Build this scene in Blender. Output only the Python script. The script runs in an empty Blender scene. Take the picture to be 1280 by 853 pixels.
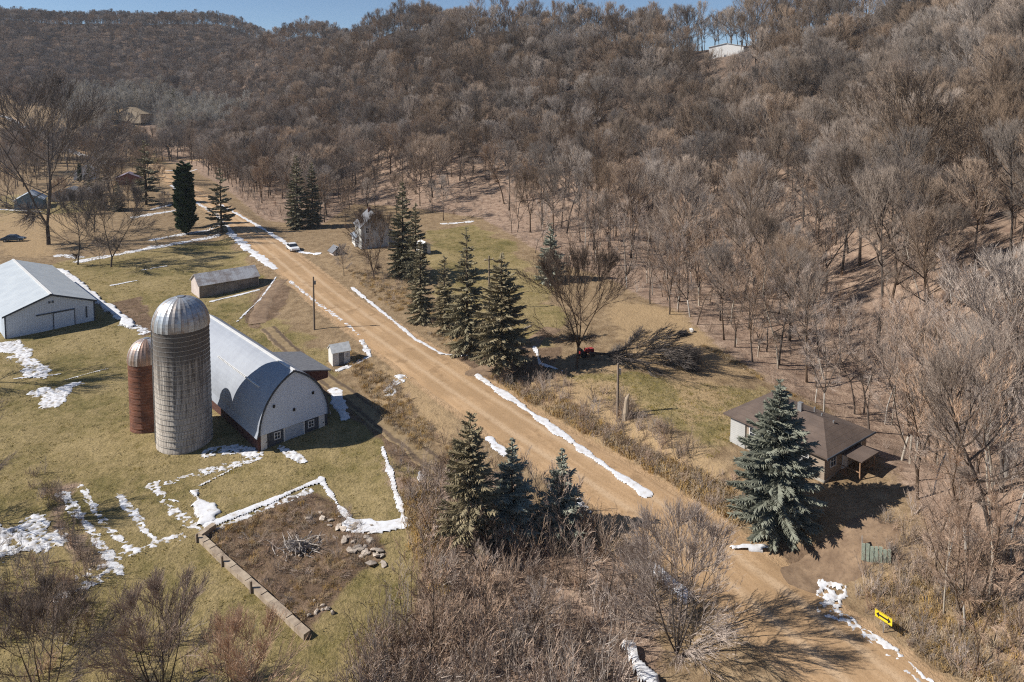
import bpy, math, random
import numpy as np
from mathutils import Vector, Matrix, Euler
random.seed(7)
RS = np.random.RandomState(7)
SC = bpy.context.scene
COL = SC.collection
R = math.radians
# ------------------------------------------------------------------ camera
F = 853.3; CAMZ = 38.0; PITCH = R(4.0); HOR = 125.0
PY = HOR + F*math.tan(PITCH)
cam_d = bpy.data.cameras.new('camera'); cam = bpy.data.objects.new('camera', cam_d); COL.objects.link(cam)
cam.location = (0, 0, CAMZ); cam.rotation_euler = (R(90)-PITCH, 0, 0)
cam_d.lens = 24; cam_d.sensor_width = 36; cam_d.shift_y = -(426.5-PY)/1280.0
cam_d.clip_start = 0.5; cam_d.clip_end = 12000
SC.camera = cam
cp, sp = math.cos(PITCH), math.sin(PITCH)
def ray(px, py):
    a = (px-640)/F; b = -(py-PY)/F
    return np.array([a, cp+b*sp, -sp+b*cp])
def proj(x, y, z):
    dz = z-CAMZ
    d = y*cp-dz*sp; v = y*sp+dz*cp
    return 640+F*x/d, PY-F*v/d
def at_z(px, py, z):
    r = ray(px, py); t = (z-CAMZ)/r[2]; return np.array([0, 0, CAMZ])+r*t
def at_y(px, py, Y):
    r = ray(px, py); t = Y/r[1]; return np.array([0, 0, CAMZ])+r*t
# ------------------------------------------------------------------ value noise
def vnoise(x, y, seed=0):
    x = np.asarray(x, float); y = np.asarray(y, float)
    ix = np.floor(x); iy = np.floor(y); fx = x-ix; fy = y-iy
    def h(a, b):
        v = np.sin(a*127.1+b*311.7+seed*74.7)*43758.5453
        return v-np.floor(v)
    u = fx*fx*(3-2*fx); v = fy*fy*(3-2*fy)
    return (h(ix, iy)*(1-u)+h(ix+1, iy)*u)*(1-v)+(h(ix, iy+1)*(1-u)+h(ix+1, iy+1)*u)*v
def fbm(x, y, seed=0, o=3):
    s = 0; a = .5; n = 0
    for i in range(o):
        s = s+a*vnoise(x*2**i, y*2**i, seed+i*13); n += a; a *= .5
    return s/n
def sstep(a, b, x):
    t = np.clip((x-a)/(b-a), 0, 1); return t*t*(3-2*t)
# ------------------------------------------------------------------ terrain
S = CAMZ/33.0
PZ = [(0,850,-.5),(300,850,-.5),(0,600,0),(232,552,0),(100,400,0),(350,560,0),(450,660,-.2),(540,640,.2),(520,760,-.5),(640,720,0),
      (1150,800,1.6),(1000,660,3),(820,560,3),(700,430,3),(650,340,3),(560,300,3),(480,310,3),(300,330,.6),(180,290,.5),(220,400,.2),
      (1040,620,3.2),(1255,590,6.5),(1190,660,5),(750,340,3.6),(900,440,3.6),(1100,575,4.4),(1270,740,5),(600,272,3.6),(440,245,4),(340,207,5),
      (0,250,.5),(100,215,1),(0,205,1.5),(150,195,2.5),(640,1100,0),(1000,1100,1),(1400,1000,6),(0,1100,-.5),(-300,600,0),(-300,850,-.5),(-300,300,.5),
      (1080,850,1),(930,720,1),(800,635,1.2),(640,540,1.2),(520,450,1.2),(420,375,1.2),(340,310,1.5),(265,250,2),(215,225,2.5)]
PD = [(1280,600,56),(1280,400,72),(1280,250,97),(1280,125,127),(1280,20,162),(1280,-40,190),
      (1131,430,78),(1131,285,106),(1131,170,143),(1131,90,178),(1131,25,215),
      (903,330,122),(903,230,160),(903,150,195),(903,95,225),(903,66,255),
      (750,260,160),(750,190,205),(750,130,240),(750,85,270),(750,56,300),
      (600,220,205),(600,160,245),(600,100,290),(600,58,330),
      (480,195,255),(480,145,300),(480,95,350),(480,60,390),
      (380,180,310),(380,130,385),(380,90,465),(380,62,550),
      (280,185,380),(280,140,460),(280,90,580),(280,48,720),
      (130,145,470),(130,100,600),(130,45,730),(0,150,440),(60,165,430),(0,110,560),(0,40,740),(-150,190,400),(-150,120,540),(-150,45,740),
      (1500,500,46),(1500,250,72),(1500,0,122)]
ctrl = [at_z(*p) for p in PZ]
RID = {(1280,-40),(1131,25),(903,66),(750,56),(600,58),(480,60),(380,62),(280,48),(130,45),(0,40),(-150,45)}
for (a, b, Y) in PD:
    p = at_y(a, b-(0 if (a, b) not in RID else 5 if a in (903, 750) else 15), Y*S); ctrl.append(p)
    if (a, b) in RID:
        for dd, dz in ((50, -1.5), (220, -10)):
            ctrl.append(np.array([p[0]*(Y*S+dd)/(Y*S), Y*S+dd, p[2]+dz]))
ctrl = np.array(ctrl)
def U(d2): return np.where(d2 > 1e-12, .5*d2*np.log(np.maximum(d2, 1e-12)), 0)
CS = 100.0
cx = ctrl[:, :2]/CS; n = len(cx)
K = U(((cx[:, None]-cx[None])**2).sum(-1))+np.eye(n)*2e-3
P = np.c_[np.ones(n), cx]
A = np.zeros((n+3, n+3)); A[:n, :n] = K; A[:n, n:] = P; A[n:, :n] = P.T
sol = np.linalg.solve(A, np.r_[ctrl[:, 2], 0, 0, 0])
def tps(x, y):
    x = np.clip(x, -800, 420)/CS; y = np.clip(y, 15, 1080)/CS
    out = sol[n]+sol[n+1]*x+sol[n+2]*y
    for i in range(n):
        out = out+sol[i]*U((x-cx[i, 0])**2+(y-cx[i, 1])**2)
    return out
ROADP = [(1230,960,1),(1085,850,1),(930,722,1),(800,628,1.2),(640,528,1.2),(520,447,1.2),(420,378,1.2),(345,315,1.5),(305,285,1.8),(258,250,2.2),(222,228,2.8),(190,205,4)]
ROAD = np.array([at_z(*p) for p in ROADP])
def seg_dist(x, y, pts, closed=False):
    """distance to a polyline, and the interpolated third column there"""
    best = np.full(np.shape(x), 1e9); zz = np.zeros(np.shape(x)); side = np.zeros(np.shape(x)); L = np.zeros(np.shape(x)); acc = 0.0
    m = len(pts)
    for i in range(m if closed else m-1):
        a = pts[i]; b = pts[(i+1) % m]
        dx, dy = b[0]-a[0], b[1]-a[1]; l2 = dx*dx+dy*dy+1e-9
        t = np.clip(((x-a[0])*dx+(y-a[1])*dy)/l2, 0, 1)
        d = np.hypot(x-a[0]-t*dx, y-a[1]-t*dy)
        k = d < best; best = np.where(k, d, best)
        zz = np.where(k, a[2]+(b[2]-a[2])*t, zz)
        side = np.where(k, np.sign(dx*(y-a[1])-dy*(x-a[0])), side)
        L = np.where(k, acc+t*math.sqrt(l2), L); acc += math.sqrt(l2)
    return best, zz, side, L
RW = 4.15
def height(x, y):
    z = tps(x, y)
    d, rz, sd, _ = seg_dist(x, y, ROAD)
    w = sstep(RW+.2, RW+5.0, d)
    rel = fbm(x*.12, y*.12, 3)-.5
    z = rz*(1-w)+z*w+rel*.5*sstep(RW+1, RW+8, d)
    big = sstep(6, 16, z)
    z = z+big*((fbm(x*.035, y*.035, 9)-.5)*5.0+(fbm(x*.3, y*.3, 5)-.5)*.5)
    return z
def axis(a, b, step, grow, lo, hi):
    c = list(np.arange(a, b, step)); s = step; v = b; r = []
    while v < hi: r.append(v); s *= grow; v += s
    s = step; v = a-step; l = []
    while v > lo: l.append(v); s *= grow; v -= s
    return np.array(l[::-1]+c+r)
GX = axis(-85, 60, .6, 1.035, -1100, 900); GY = axis(28, 135, .6, 1.025, -120, 1350)
XX, YY = np.meshgrid(GX, GY)
ZZ = height(XX.ravel(), YY.ravel()).reshape(XX.shape)
def gz(x, y):
    x = np.asarray(x, float); y = np.asarray(y, float)
    i = np.clip(np.searchsorted(GX, x)-1, 0, len(GX)-2); j = np.clip(np.searchsorted(GY, y)-1, 0, len(GY)-2)
    u = np.clip((x-GX[i])/(GX[i+1]-GX[i]), 0, 1); v = np.clip((y-GY[j])/(GY[j+1]-GY[j]), 0, 1)
    return (ZZ[j, i]*(1-u)+ZZ[j, i+1]*u)*(1-v)+(ZZ[j+1, i]*(1-u)+ZZ[j+1, i+1]*u)*v
def W(px, py):
    """the point of the terrain seen at a pixel of the photograph"""
    r = ray(px, py); t = np.geomspace(20, 1600, 900)
    p = r[None]*t[:, None]+np.array([0, 0, CAMZ])
    below = p[:, 2] < gz(p[:, 0], p[:, 1])
    if not below.any(): return Vector((float(p[-1, 0]), float(p[-1, 1]), float(gz(p[-1, 0], p[-1, 1]))))
    k = int(np.argmax(below)); a, b = t[max(k-1, 0)], t[k]
    for _ in range(18):
        c = .5*(a+b); q = r*c+np.array([0, 0, CAMZ])
        if q[2] < gz(q[0], q[1]): b = c
        else: a = c
    q = r*b+np.array([0, 0, CAMZ]); return Vector((float(q[0]), float(q[1]), float(gz(q[0], q[1]))))
def WP(pts): return [tuple(W(*p)) for p in pts]
def inside(x, y, poly):
    x = np.asarray(x, float); y = np.asarray(y, float); r = np.zeros(x.shape, bool); m = len(poly); j = m-1
    for i in range(m):
        xi, yi = poly[i][0], poly[i][1]; xj, yj = poly[j][0], poly[j][1]
        c = ((yi > y) != (yj > y)) & (x < (xj-xi)*(y-yi)/(yj-yi+1e-12)+xi); r ^= c; j = i
    return r
def sdist(x, y, poly):
    """signed distance to a polygon's outline, positive inside"""
    p3 = [(q[0], q[1], 0) for q in poly]
    d = seg_dist(x, y, p3, True)[0]; return np.where(inside(x, y, poly), d, -d)
# ------------------------------------------------------------------ nodes
def new_mat(name):
    m = bpy.data.materials.new(name); m.use_nodes = True; nt = m.node_tree
    b = nt.nodes['Principled BSDF']; b.inputs['Specular IOR Level'].default_value = .25
    return m, nt, b
def nd(nt, t, **k):
    x = nt.nodes.new(t)
    for a, v in k.items():
        if a.startswith('i_'):
            x.inputs[a[2:].replace('_', ' ')].default_value = v
        else: setattr(x, a, v)
    return x
def coords(nt, kind='Object', scale=(1, 1, 1)):
    tc = nd(nt, 'ShaderNodeTexCoord'); mp = nd(nt, 'ShaderNodeMapping'); mp.inputs['Scale'].default_value = scale
    nt.links.new(tc.outputs[kind], mp.inputs[0]); return mp.outputs[0]
def noise(nt, co, scale, detail=3, rough=.6):
    t = nd(nt, 'ShaderNodeTexNoise', i_Scale=scale, i_Detail=detail, i_Roughness=rough)
    if co is not None: nt.links.new(co, t.inputs['Vector'])
    return t.outputs['Fac']
def ramp(nt, fac, stops):
    r = nd(nt, 'ShaderNodeValToRGB'); e = r.color_ramp.elements
    while len(e) > 1: e.remove(e[0])
    e[0].position = stops[0][0]; e[0].color = (*stops[0][1], 1)
    for p, c in stops[1:]:
        k = e.new(p); k.color = (*c, 1)
    nt.links.new(fac, r.inputs[0]); return r.outputs[0]
def mix(nt, fac, a, b, mode='MIX'):
    m = nd(nt, 'ShaderNodeMix', data_type='RGBA', blend_type=mode)
    for s, v in ((m.inputs['Factor'], fac), (m.inputs['A'], a), (m.inputs['B'], b)):
        if hasattr(v, 'is_output'): nt.links.new(v, s)
        else: s.default_value = v if isinstance(v, (int, float)) else (*v, 1)
    return m.outputs['Result']
def math_(nt, op, a, b=0.0, c=0.0, clamp=False):
    m = nd(nt, 'ShaderNodeMath', operation=op, use_clamp=clamp)
    for s, v in zip(m.inputs, (a, b, c)):
        if hasattr(v, 'is_output'): nt.links.new(v, s)
        else: s.default_value = v
    return m.outputs[0]
def maprange(nt, v, a, b, c=0.0, d=1.0):
    m = nd(nt, 'ShaderNodeMapRange', interpolation_type='SMOOTHSTEP')
    nt.links.new(v, m.inputs[0])
    for i, q in enumerate((a, b, c, d)): m.inputs[i+1].default_value = q
    return m.outputs[0]
def bump(nt, b, h, strength=.5, dist=.05):
    n_ = nd(nt, 'ShaderNodeBump', i_Strength=strength, i_Distance=dist); nt.links.new(h, n_.inputs['Height']); nt.links.new(n_.outputs[0], b.inputs['Normal'])
def simple(name, c1, c2=None, scale=2.0, rough=.8, metal=0.0, co='Object', stretch=(1, 1, 1), bmp=0.0, lo=.35, hi=.65, spec=.25, rand=0.0):
    m, nt, b = new_mat(name); b.inputs['Roughness'].default_value = rough; b.inputs['Metallic'].default_value = metal; b.inputs['Specular IOR Level'].default_value = spec
    c2 = c2 or tuple(v*.75 for v in c1)
    f = noise(nt, coords(nt, co, stretch), scale, 4)
    c = ramp(nt, f, [(lo, c2), (hi, c1)])
    if rand:
        oi = nd(nt, 'ShaderNodeObjectInfo'); v = maprange(nt, oi.outputs['Random'], 0, 1, 1-rand, 1+rand)
        hs = nd(nt, 'ShaderNodeHueSaturation'); nt.links.new(c, hs.inputs['Color']); nt.links.new(v, hs.inputs['Value']); c = hs.outputs[0]
    nt.links.new(c, b.inputs['Base Color'])
    if bmp: bump(nt, b, f, bmp)
    return m
# ------------------------------------------------------------------ mesh builder
class MB:
    def __init__(s): s.v = []; s.f = []; s.m = []; s.uv = {}
    def add(s, vs, fs, mi=0):
        o = len(s.v); s.v += [tuple(map(float, q)) for q in vs]; s.f += [tuple(i+o for i in q) for q in fs]; s.m += [mi]*len(fs); return s
    def box(s, x0, y0, z0, x1, y1, z1, mi=0, M=None):
        vs = [Vector(q) for q in ((x0,y0,z0),(x1,y0,z0),(x1,y1,z0),(x0,y1,z0),(x0,y0,z1),(x1,y0,z1),(x1,y1,z1),(x0,y1,z1))]
        if M is not None: vs = [M@q for q in vs]
        return s.add(vs, [(0,3,2,1),(4,5,6,7),(0,1,5,4),(1,2,6,5),(2,3,7,6),(3,0,4,7)], mi)
    def prism(s, poly, y0, y1, mi=0):
        """a profile in x,z run from y0 to y1 (profile counter-clockwise seen from -y)"""
        k = len(poly); vs = [(a, y0, b) for a, b in poly]+[(a, y1, b) for a, b in poly]
        fs = [tuple(range(k)), tuple(range(2*k-1, k-1, -1))]+[(i, i+k, (i+1) % k+k, (i+1) % k) for i in range(k)]
        return s.add(vs, fs, mi)
    def sheet(s, path, y0, y1, th, mi=0):
        """a thick sheet over an open x,z path, run from y0 to y1; th is laid above"""
        k = len(path); nrm = []
        for i in range(k):
            a = Vector(path[max(i-1, 0)]); b = Vector(path[min(i+1, k-1)]); d = (b-a).normalized(); nrm.append(Vector((-d.y, d.x)))
        up = [(Vector(p)+q*th) for p, q in zip(path, nrm)]
        return s.prism([tuple(p) for p in path]+[tuple(p) for p in up[::-1]], y0, y1, mi)
    def tube(s, path, rad, k=6, mi=0, cap=True):
        path = [Vector(p) for p in path]; nn = len(path); o = len(s.v); tip = rad[-1] <= 1e-5
        d = (path[1]-path[0]).normalized(); u = d.cross(Vector((0, 0, 1)) if abs(d.z) < .9 else Vector((1, 0, 0))).normalized()
        for i in range(nn):
            d = (path[min(i+1, nn-1)]-path[max(i-1, 0)]).normalized(); u = (u-d*u.dot(d)).normalized(); w = d.cross(u)
            if i == nn-1 and tip: s.v.append(tuple(path[i])); break
            for j in range(k):
                a = 2*math.pi*j/k; q = path[i]+(u*math.cos(a)+w*math.sin(a))*rad[i]; s.v.append((q.x, q.y, q.z))
        rings = nn-1 if tip else nn
        for i in range(rings-1):
            for j in range(k):
                s.f.append((o+i*k+j, o+i*k+(j+1) % k, o+(i+1)*k+(j+1) % k, o+(i+1)*k+j)); s.m.append(mi)
        if tip:
            for j in range(k): s.f.append((o+(rings-1)*k+j, o+(rings-1)*k+(j+1) % k, o+rings*k)); s.m.append(mi)
        elif cap:
            s.f.append(tuple(o+(rings-1)*k+j for j in range(k))); s.m.append(mi)
        if cap: s.f.append(tuple(o+j for j in range(k-1, -1, -1))); s.m.append(mi)
        return s
    def lathe(s, prof, k=32, c=(0, 0), mi=0, rib=0.0):
        o = len(s.v)
        for r, z in prof:
            for j in range(k):
                a = 2*math.pi*j/k; rr = r*(1+(rib if j % 2 else 0)); s.v.append((c[0]+rr*math.cos(a), c[1]+rr*math.sin(a), z))
        for i in range(len(prof)-1):
            for j in range(k):
                s.f.append((o+i*k+j, o+i*k+(j+1) % k, o+(i+1)*k+(j+1) % k, o+(i+1)*k+j)); s.m.append(mi)
        return s
    def ring(s, r, z, t, k=32, c=(0, 0), mi=0):
        return s.lathe([(r-t, z-t), (r+t, z-t), (r+t, z+t), (r-t, z+t), (r-t, z-t)], k, c, mi)
    def mesh(s, name, mats, smooth=False):
        me = bpy.data.meshes.new(name); nv = len(s.v)
        me.vertices.add(nv); me.vertices.foreach_set('co', np.array(s.v, np.float32).ravel())
        ln = np.array([len(f) for f in s.f], np.int32); me.loops.add(int(ln.sum())); me.loops.foreach_set('vertex_index', np.concatenate([np.array(f, np.int32) for f in s.f]))
        me.polygons.add(len(s.f)); me.polygons.foreach_set('loop_start', np.r_[0, np.cumsum(ln)[:-1]].astype(np.int32)); me.polygons.foreach_set('loop_total', ln)
        for q in (mats if isinstance(mats, (list, tuple)) else [mats]): me.materials.append(q)
        me.polygons.foreach_set('material_index', np.array(s.m, np.int32))
        me.polygons.foreach_set('use_smooth', np.full(len(s.f), bool(smooth)))
        me.update(calc_edges=True); me.validate(); return me
    def build(s, name, mats, parent=None, smooth=False):
        return put(name, s.mesh(name, mats, smooth), parent)
def put(name, me, parent=None):
    o = bpy.data.objects.new(name, me); COL.objects.link(o)
    if parent is not None: o.parent = parent
    return o
def tag(o, label=None, cat=None, group=None, kind=None):
    if label: o['label'] = label
    if cat: o['category'] = cat
    if group: o['group'] = group
    if kind: o['kind'] = kind
    return o
def thing(name, label, cat, loc, rz=0.0, group=None):
    o = bpy.data.objects.new(name, None); COL.objects.link(o); o.empty_display_size = .3
    o.location = loc; o.rotation_euler = (0, 0, rz); return tag(o, label, cat, group)
def struct(name, o): o.name = name; o['kind'] = 'structure'; return o
# ------------------------------------------------------------------ zones of the ground, as plan outlines in metres
def pts(*a): return WP(a)
FOOT = pts((1275,850),(1215,740),(1150,640),(1095,570),(1040,515),(965,480),(900,445),(855,400),(770,352),(700,330),(650,300),(600,272),(530,262),(440,255),(395,285),(330,275),(280,235),(240,210),(205,200))
WOOD = [tuple(p[:2]) for p in FOOT]+[tuple(W(150,122)[:2]), tuple(W(0,118)[:2]), (-900,700), (-900,1500), (900,1500), (900,10), (40,10)]
LAWNS = [pts((-100,440),(60,330),(190,310),(285,298),(345,345),(320,390),(400,440),(480,530),(555,610),(545,700),(520,853),(300,1000),(-200,1000)),
         pts((528,290),(592,282),(640,305),(668,340),(700,390),(680,440),(600,420),(545,360)),
         pts((700,470),(770,462),(870,478),(955,490),(935,545),(890,575),(830,540),(760,500)),
         pts((0,245),(110,240),(120,262),(0,280)), pts((165,195),(205,190),(205,205),(170,210))]
TAN = [pts((765,380),(850,388),(900,425),(950,470),(880,462),(800,430)), pts((830,455),(862,470),(925,545),(905,560),(850,490)), pts((610,468),(720,468),(790,500),(880,580),(930,600),(915,655),(800,600),(690,520)), pts((765,385),(850,395),(960,470),(880,470),(780,455)), pts((700,465),(560,440),(600,480),(800,610),(900,650),(900,590),(800,530)), pts((430,440),(560,560),(600,570),(520,470)), pts((0,265),(95,270),(60,320),(0,318))]
DIRT = [pts((345,352),(300,395),(318,415),(345,392),(362,360)), pts((400,462),(440,490),(560,580),(570,605),(540,600),(470,545),(405,485)), pts((140,378),(175,372),(200,415),(170,425)),
        pts((925,690),(1000,688),(1085,665),(1095,690),(1045,725),(1010,745),(965,735)), pts((258,668),(395,618),(440,640),(478,695),(440,715),(383,792)),
        pts((545,440),(620,440),(700,435),(690,470),(600,478))]
GARDEN = DIRT[4]
BRUSHY = [pts((485,560),(540,600),(620,590),(800,700),(850,740),(800,853),(640,1000),(430,900),(540,700)), pts((30,610),(75,610),(130,700),(105,715))]
def cover(polys, x, y, soft):
    r = np.zeros(np.shape(x))
    for p in polys: r = np.maximum(r, sstep(-soft, soft, sdist(x, y, p)))
    return r
def woodness(x, y): return sstep(-2.5, 2.5, sdist(x, y, WOOD))
xx, yy = XX.ravel(), YY.ravel()
near = (yy < 520) & (np.abs(xx) < 420)
def zone(polys, soft):
    r = np.zeros(xx.shape); wx = xx[near]+(fbm(xx[near]*.16, yy[near]*.16, 71)-.5)*9*min(1, soft/2.5); wy = yy[near]+(fbm(xx[near]*.16, yy[near]*.16, 83)-.5)*9*min(1, soft/2.5)
    r[near] = cover(polys, wx, wy, soft); return r
A_lawn = zone(LAWNS, 2.5); A_tan = zone(TAN, 5); A_dirt = zone(DIRT, .9); A_brush = zone(BRUSHY, 2); A_wood = woodness(xx, yy)
rd, _, rside, _ = seg_dist(xx, yy, ROAD); A_road = 1-sstep(RW-.6, RW+1.3, rd)
A_wood *= 1-.85*A_tan; A_lawn *= (1-A_wood); A_wood = np.maximum(A_wood, A_brush*.85)*(1-sstep(0,.4,A_dirt)*.8)
# ------------------------------------------------------------------ ground sheet
mg, nt, b = new_mat('ground'); b.inputs['Roughness'].default_value = .95; b.inputs['Specular IOR Level'].default_value = .1
co = coords(nt)
def att(nm): return nd(nt, 'ShaderNodeAttribute', attribute_name=nm).outputs['Fac']
n_big = noise(nt, co, .09, 4); n_mid = noise(nt, co, .7, 5, .65); n_fin = noise(nt, co, 4.0, 4, .7); n_vf = noise(nt, co, 14.0, 3, .7)
dry = ramp(nt, n_mid, [(.28, (.15,.10,.055)), (.5, (.27,.195,.115)), (.72, (.38,.28,.17))])
dry = mix(nt, maprange(nt, n_fin, .35, .7, 0, .6), dry, (.17,.115,.07))
lw = math_(nt, 'ADD', math_(nt, 'MULTIPLY', n_big, .6), math_(nt, 'MULTIPLY', n_mid, .4))
lawn = ramp(nt, lw, [(.34, (.12,.106,.038)), (.42, (.195,.158,.062)), (.50, (.285,.22,.102)), (.62, (.37,.285,.145))])
lawn = mix(nt, maprange(nt, n_fin, .36, .62, .8, 0), lawn, mix(nt, .5, lawn, (.03,.03,.01)))
lawn = mix(nt, maprange(nt, n_vf, .52, .68, 0, .55), lawn, (.40,.32,.17))
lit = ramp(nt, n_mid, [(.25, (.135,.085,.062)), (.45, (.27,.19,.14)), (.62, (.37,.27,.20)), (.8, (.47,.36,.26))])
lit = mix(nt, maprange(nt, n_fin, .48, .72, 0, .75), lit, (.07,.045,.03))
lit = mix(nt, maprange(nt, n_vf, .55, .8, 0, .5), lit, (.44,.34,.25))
geo = nd(nt, 'ShaderNodeSeparateXYZ'); nt.links.new(co, geo.inputs[0]); lit = mix(nt, maprange(nt, geo.outputs[2], 9, 30, 0, .62), lit, (.105,.078,.062))  # litter darkens uphill: canopy shade put into its colour
drt = ramp(nt, n_mid, [(.3, (.105,.07,.045)), (.55, (.19,.13,.085)), (.75, (.30,.22,.15))])
drt = mix(nt, maprange(nt, n_fin, .4, .75, 0, .5), drt, (.075,.05,.035))
grv = ramp(nt, n_mid, [(.3, (.34,.225,.125)), (.7, (.47,.325,.195))])
def edge(nm, w=.55): return maprange(nt, math_(nt, 'ADD', att(nm), math_(nt, 'MULTIPLY', math_(nt, 'SUBTRACT', math_(nt, 'ADD', math_(nt,'MULTIPLY',n_mid,.6), math_(nt,'MULTIPLY',n_fin,.4)), .5), 1.6)), .3, .7)
c = mix(nt, edge('lawn'), dry, lawn)
c = mix(nt, math_(nt, 'MULTIPLY', edge('tan'), .85), c, mix(nt, n_fin, (.27,.18,.095), (.47,.345,.20)))
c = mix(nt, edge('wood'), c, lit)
c = mix(nt, edge('dirt'), c, drt)
c = mix(nt, edge('gravel'), c, grv)
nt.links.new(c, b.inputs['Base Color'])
hh = math_(nt, 'ADD', math_(nt, 'MULTIPLY', n_fin, .7), math_(nt, 'MULTIPLY', n_mid, 1.5))
bump(nt, b, hh, .8, .22)
gm = bpy.data.meshes.new('ground'); ny, nx = XX.shape
gm.vertices.add(nx*ny); gm.vertices.foreach_set('co', np.c_[xx, yy, ZZ.ravel()].astype(np.float32).ravel())
ii, jj = np.meshgrid(np.arange(nx-1), np.arange(ny-1)); q = (jj*nx+ii).ravel()
quads = np.c_[q, q+1, q+1+nx, q+nx].astype(np.int32)
gm.loops.add(quads.size); gm.loops.foreach_set('vertex_index', quads.ravel()); gm.polygons.add(len(quads))
gm.polygons.foreach_set('loop_start', (np.arange(len(quads))*4).astype(np.int32)); gm.polygons.foreach_set('loop_total', np.full(len(quads), 4, np.int32))
gm.polygons.foreach_set('use_smooth', np.ones(len(quads), bool)); gm.materials.append(mg); gm.update(calc_edges=True)
for nm, v in (('lawn', A_lawn), ('tan', A_tan), ('wood', A_wood), ('dirt', A_dirt), ('gravel', A_road)):
    gm.attributes.new(nm, 'FLOAT', 'POINT').data.foreach_set('value', v.astype(np.float32))
struct('ground', put('ground', gm))
# ------------------------------------------------------------------ roads
def resample(p, step):
    p = [Vector(q) for q in p]; out = [p[0]]
    for a, b_ in zip(p[:-1], p[1:]):
        k = max(1, int((b_-a).length/step)); out += [a.lerp(b_, i/k) for i in range(1, k+1)]
    return out
def smooth_pts(p, it=3):
    p = [Vector(q) for q in p]
    for _ in range(it):
        q = [p[0]]
        for a, c_ in zip(p[:-1], p[1:]): q += [a.lerp(c_, .25), a.lerp(c_, .75)]
        p = q+[p[-1]]
    return p
def ribbon(name, line, half, mat, lift=.03, step=1.0, ncol=9, ragged=.5, sink=.12):
    line = resample(smooth_pts([(q[0], q[1], 0) for q in line], 2), step); v = []; uv = []; f = []; L = 0
    for i, p in enumerate(line):
        d = (line[min(i+1, len(line)-1)]-line[max(i-1, 0)]).normalized(); nrm = Vector((-d.y, d.x, 0))
        if i: L += (p-line[i-1]).length
        for j in range(ncol):
            t = -1+2*j/(ncol-1); w = half+ragged*(float(fbm(L*.35, 5 if t < 0 else 9, 4))-.5)*2
            q = p+nrm*t*w; z = float(gz(q.x, q.y))+lift*(1-abs(t)**6)-(sink if abs(t) > .99 else 0)+.05*(1-t*t)*(lift > .02)
            v.append((q.x, q.y, z)); uv.append((t*half, L))
    n_ = len(line)
    f = [(i*ncol+j, (i+1)*ncol+j, (i+1)*ncol+j+1, i*ncol+j+1) for i in range(n_-1) for j in range(ncol-1)]
    f = [g[::-1] for g in f]
    me = bpy.data.meshes.new(name); me.from_pydata(v, [], f); me.materials.append(mat); me.polygons.foreach_set('use_smooth', np.ones(len(f), bool))
    ul = me.uv_layers.new(name='UVMap'); ul.data.foreach_set('uv', np.array([uv[k] for g in f for k in g], np.float32).ravel())
    me.update(); return struct(name, put(name, me))
mr, nt, b = new_mat('gravel_road'); b.inputs['Roughness'].default_value = .95; b.inputs['Specular IOR Level'].default_value = .1
tc = nd(nt, 'ShaderNodeTexCoord'); sx = nd(nt, 'ShaderNodeSeparateXYZ'); nt.links.new(tc.outputs['UV'], sx.inputs[0])
mp = nd(nt, 'ShaderNodeMapping'); mp.inputs['Scale'].default_value = (1.0, .06, 1); nt.links.new(tc.outputs['UV'], mp.inputs[0])
streak = noise(nt, mp.outputs[0], 1.3, 5, .6); co = coords(nt); blot = noise(nt, co, .16, 4); fin = noise(nt, co, 5, 4, .7)
c = ramp(nt, streak, [(.3, (.36,.235,.13)), (.5, (.45,.30,.17)), (.7, (.54,.375,.225))])
c = mix(nt, maprange(nt, blot, .42, .6, 0, .8), c, (.36,.24,.135))
au = math_(nt, 'ABSOLUTE', sx.outputs[0]); trk = math_(nt, 'ABSOLUTE', math_(nt, 'SUBTRACT', au, 1.55))
c = mix(nt, maprange(nt, math_(nt, 'ADD', trk, math_(nt, 'MULTIPLY', math_(nt, 'SUBTRACT', streak, .5), 1.2)), 0, .7, .75, 0), c, (.54,.395,.255))
c = mix(nt, maprange(nt, math_(nt, 'ADD', au, math_(nt, 'MULTIPLY', streak, 1.2)), 4.0, 5.2, 0, .75), c, (.25,.16,.085))
c = mix(nt, maprange(nt, fin, .45, .7, 0, .45), c, (.25,.16,.09)); c = mix(nt, maprange(nt, noise(nt, co, .45, 5, .65), .55, .68, 0, .6), c, (.24,.155,.085)); nt.links.new(c, b.inputs['Base Color']); bump(nt, b, fin, .5, .06)
def simple_lane():
    m, nt, b = new_mat('lane_ruts'); b.inputs['Roughness'].default_value = .95; tc = nd(nt, 'ShaderNodeTexCoord'); sx = nd(nt, 'ShaderNodeSeparateXYZ'); nt.links.new(tc.outputs['UV'], sx.inputs[0])
    n1 = noise(nt, coords(nt), 1.2, 5, .65); rut = math_(nt, 'ABSOLUTE', math_(nt, 'SUBTRACT', math_(nt, 'ABSOLUTE', sx.outputs[0]), .85)); rut = math_(nt, 'ADD', rut, math_(nt, 'MULTIPLY', math_(nt, 'SUBTRACT', n1, .5), .7))
    c = ramp(nt, n1, [(.35, (.20,.145,.08)), (.65, (.30,.22,.125))]); nt.links.new(mix(nt, maprange(nt, rut, .12, .42, .9, 0), c, (.105,.075,.052)), b.inputs['Base Color']); return m
ribbon('gravel_road', ROAD, RW, mr, .05, 1.0, 13, .35)
md, nt, b = new_mat('dirt_track'); b.inputs['Roughness'].default_value = .95; co = coords(nt); n1 = noise(nt, co, .8, 5); n2 = noise(nt, co, 4, 4, .7)
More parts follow.
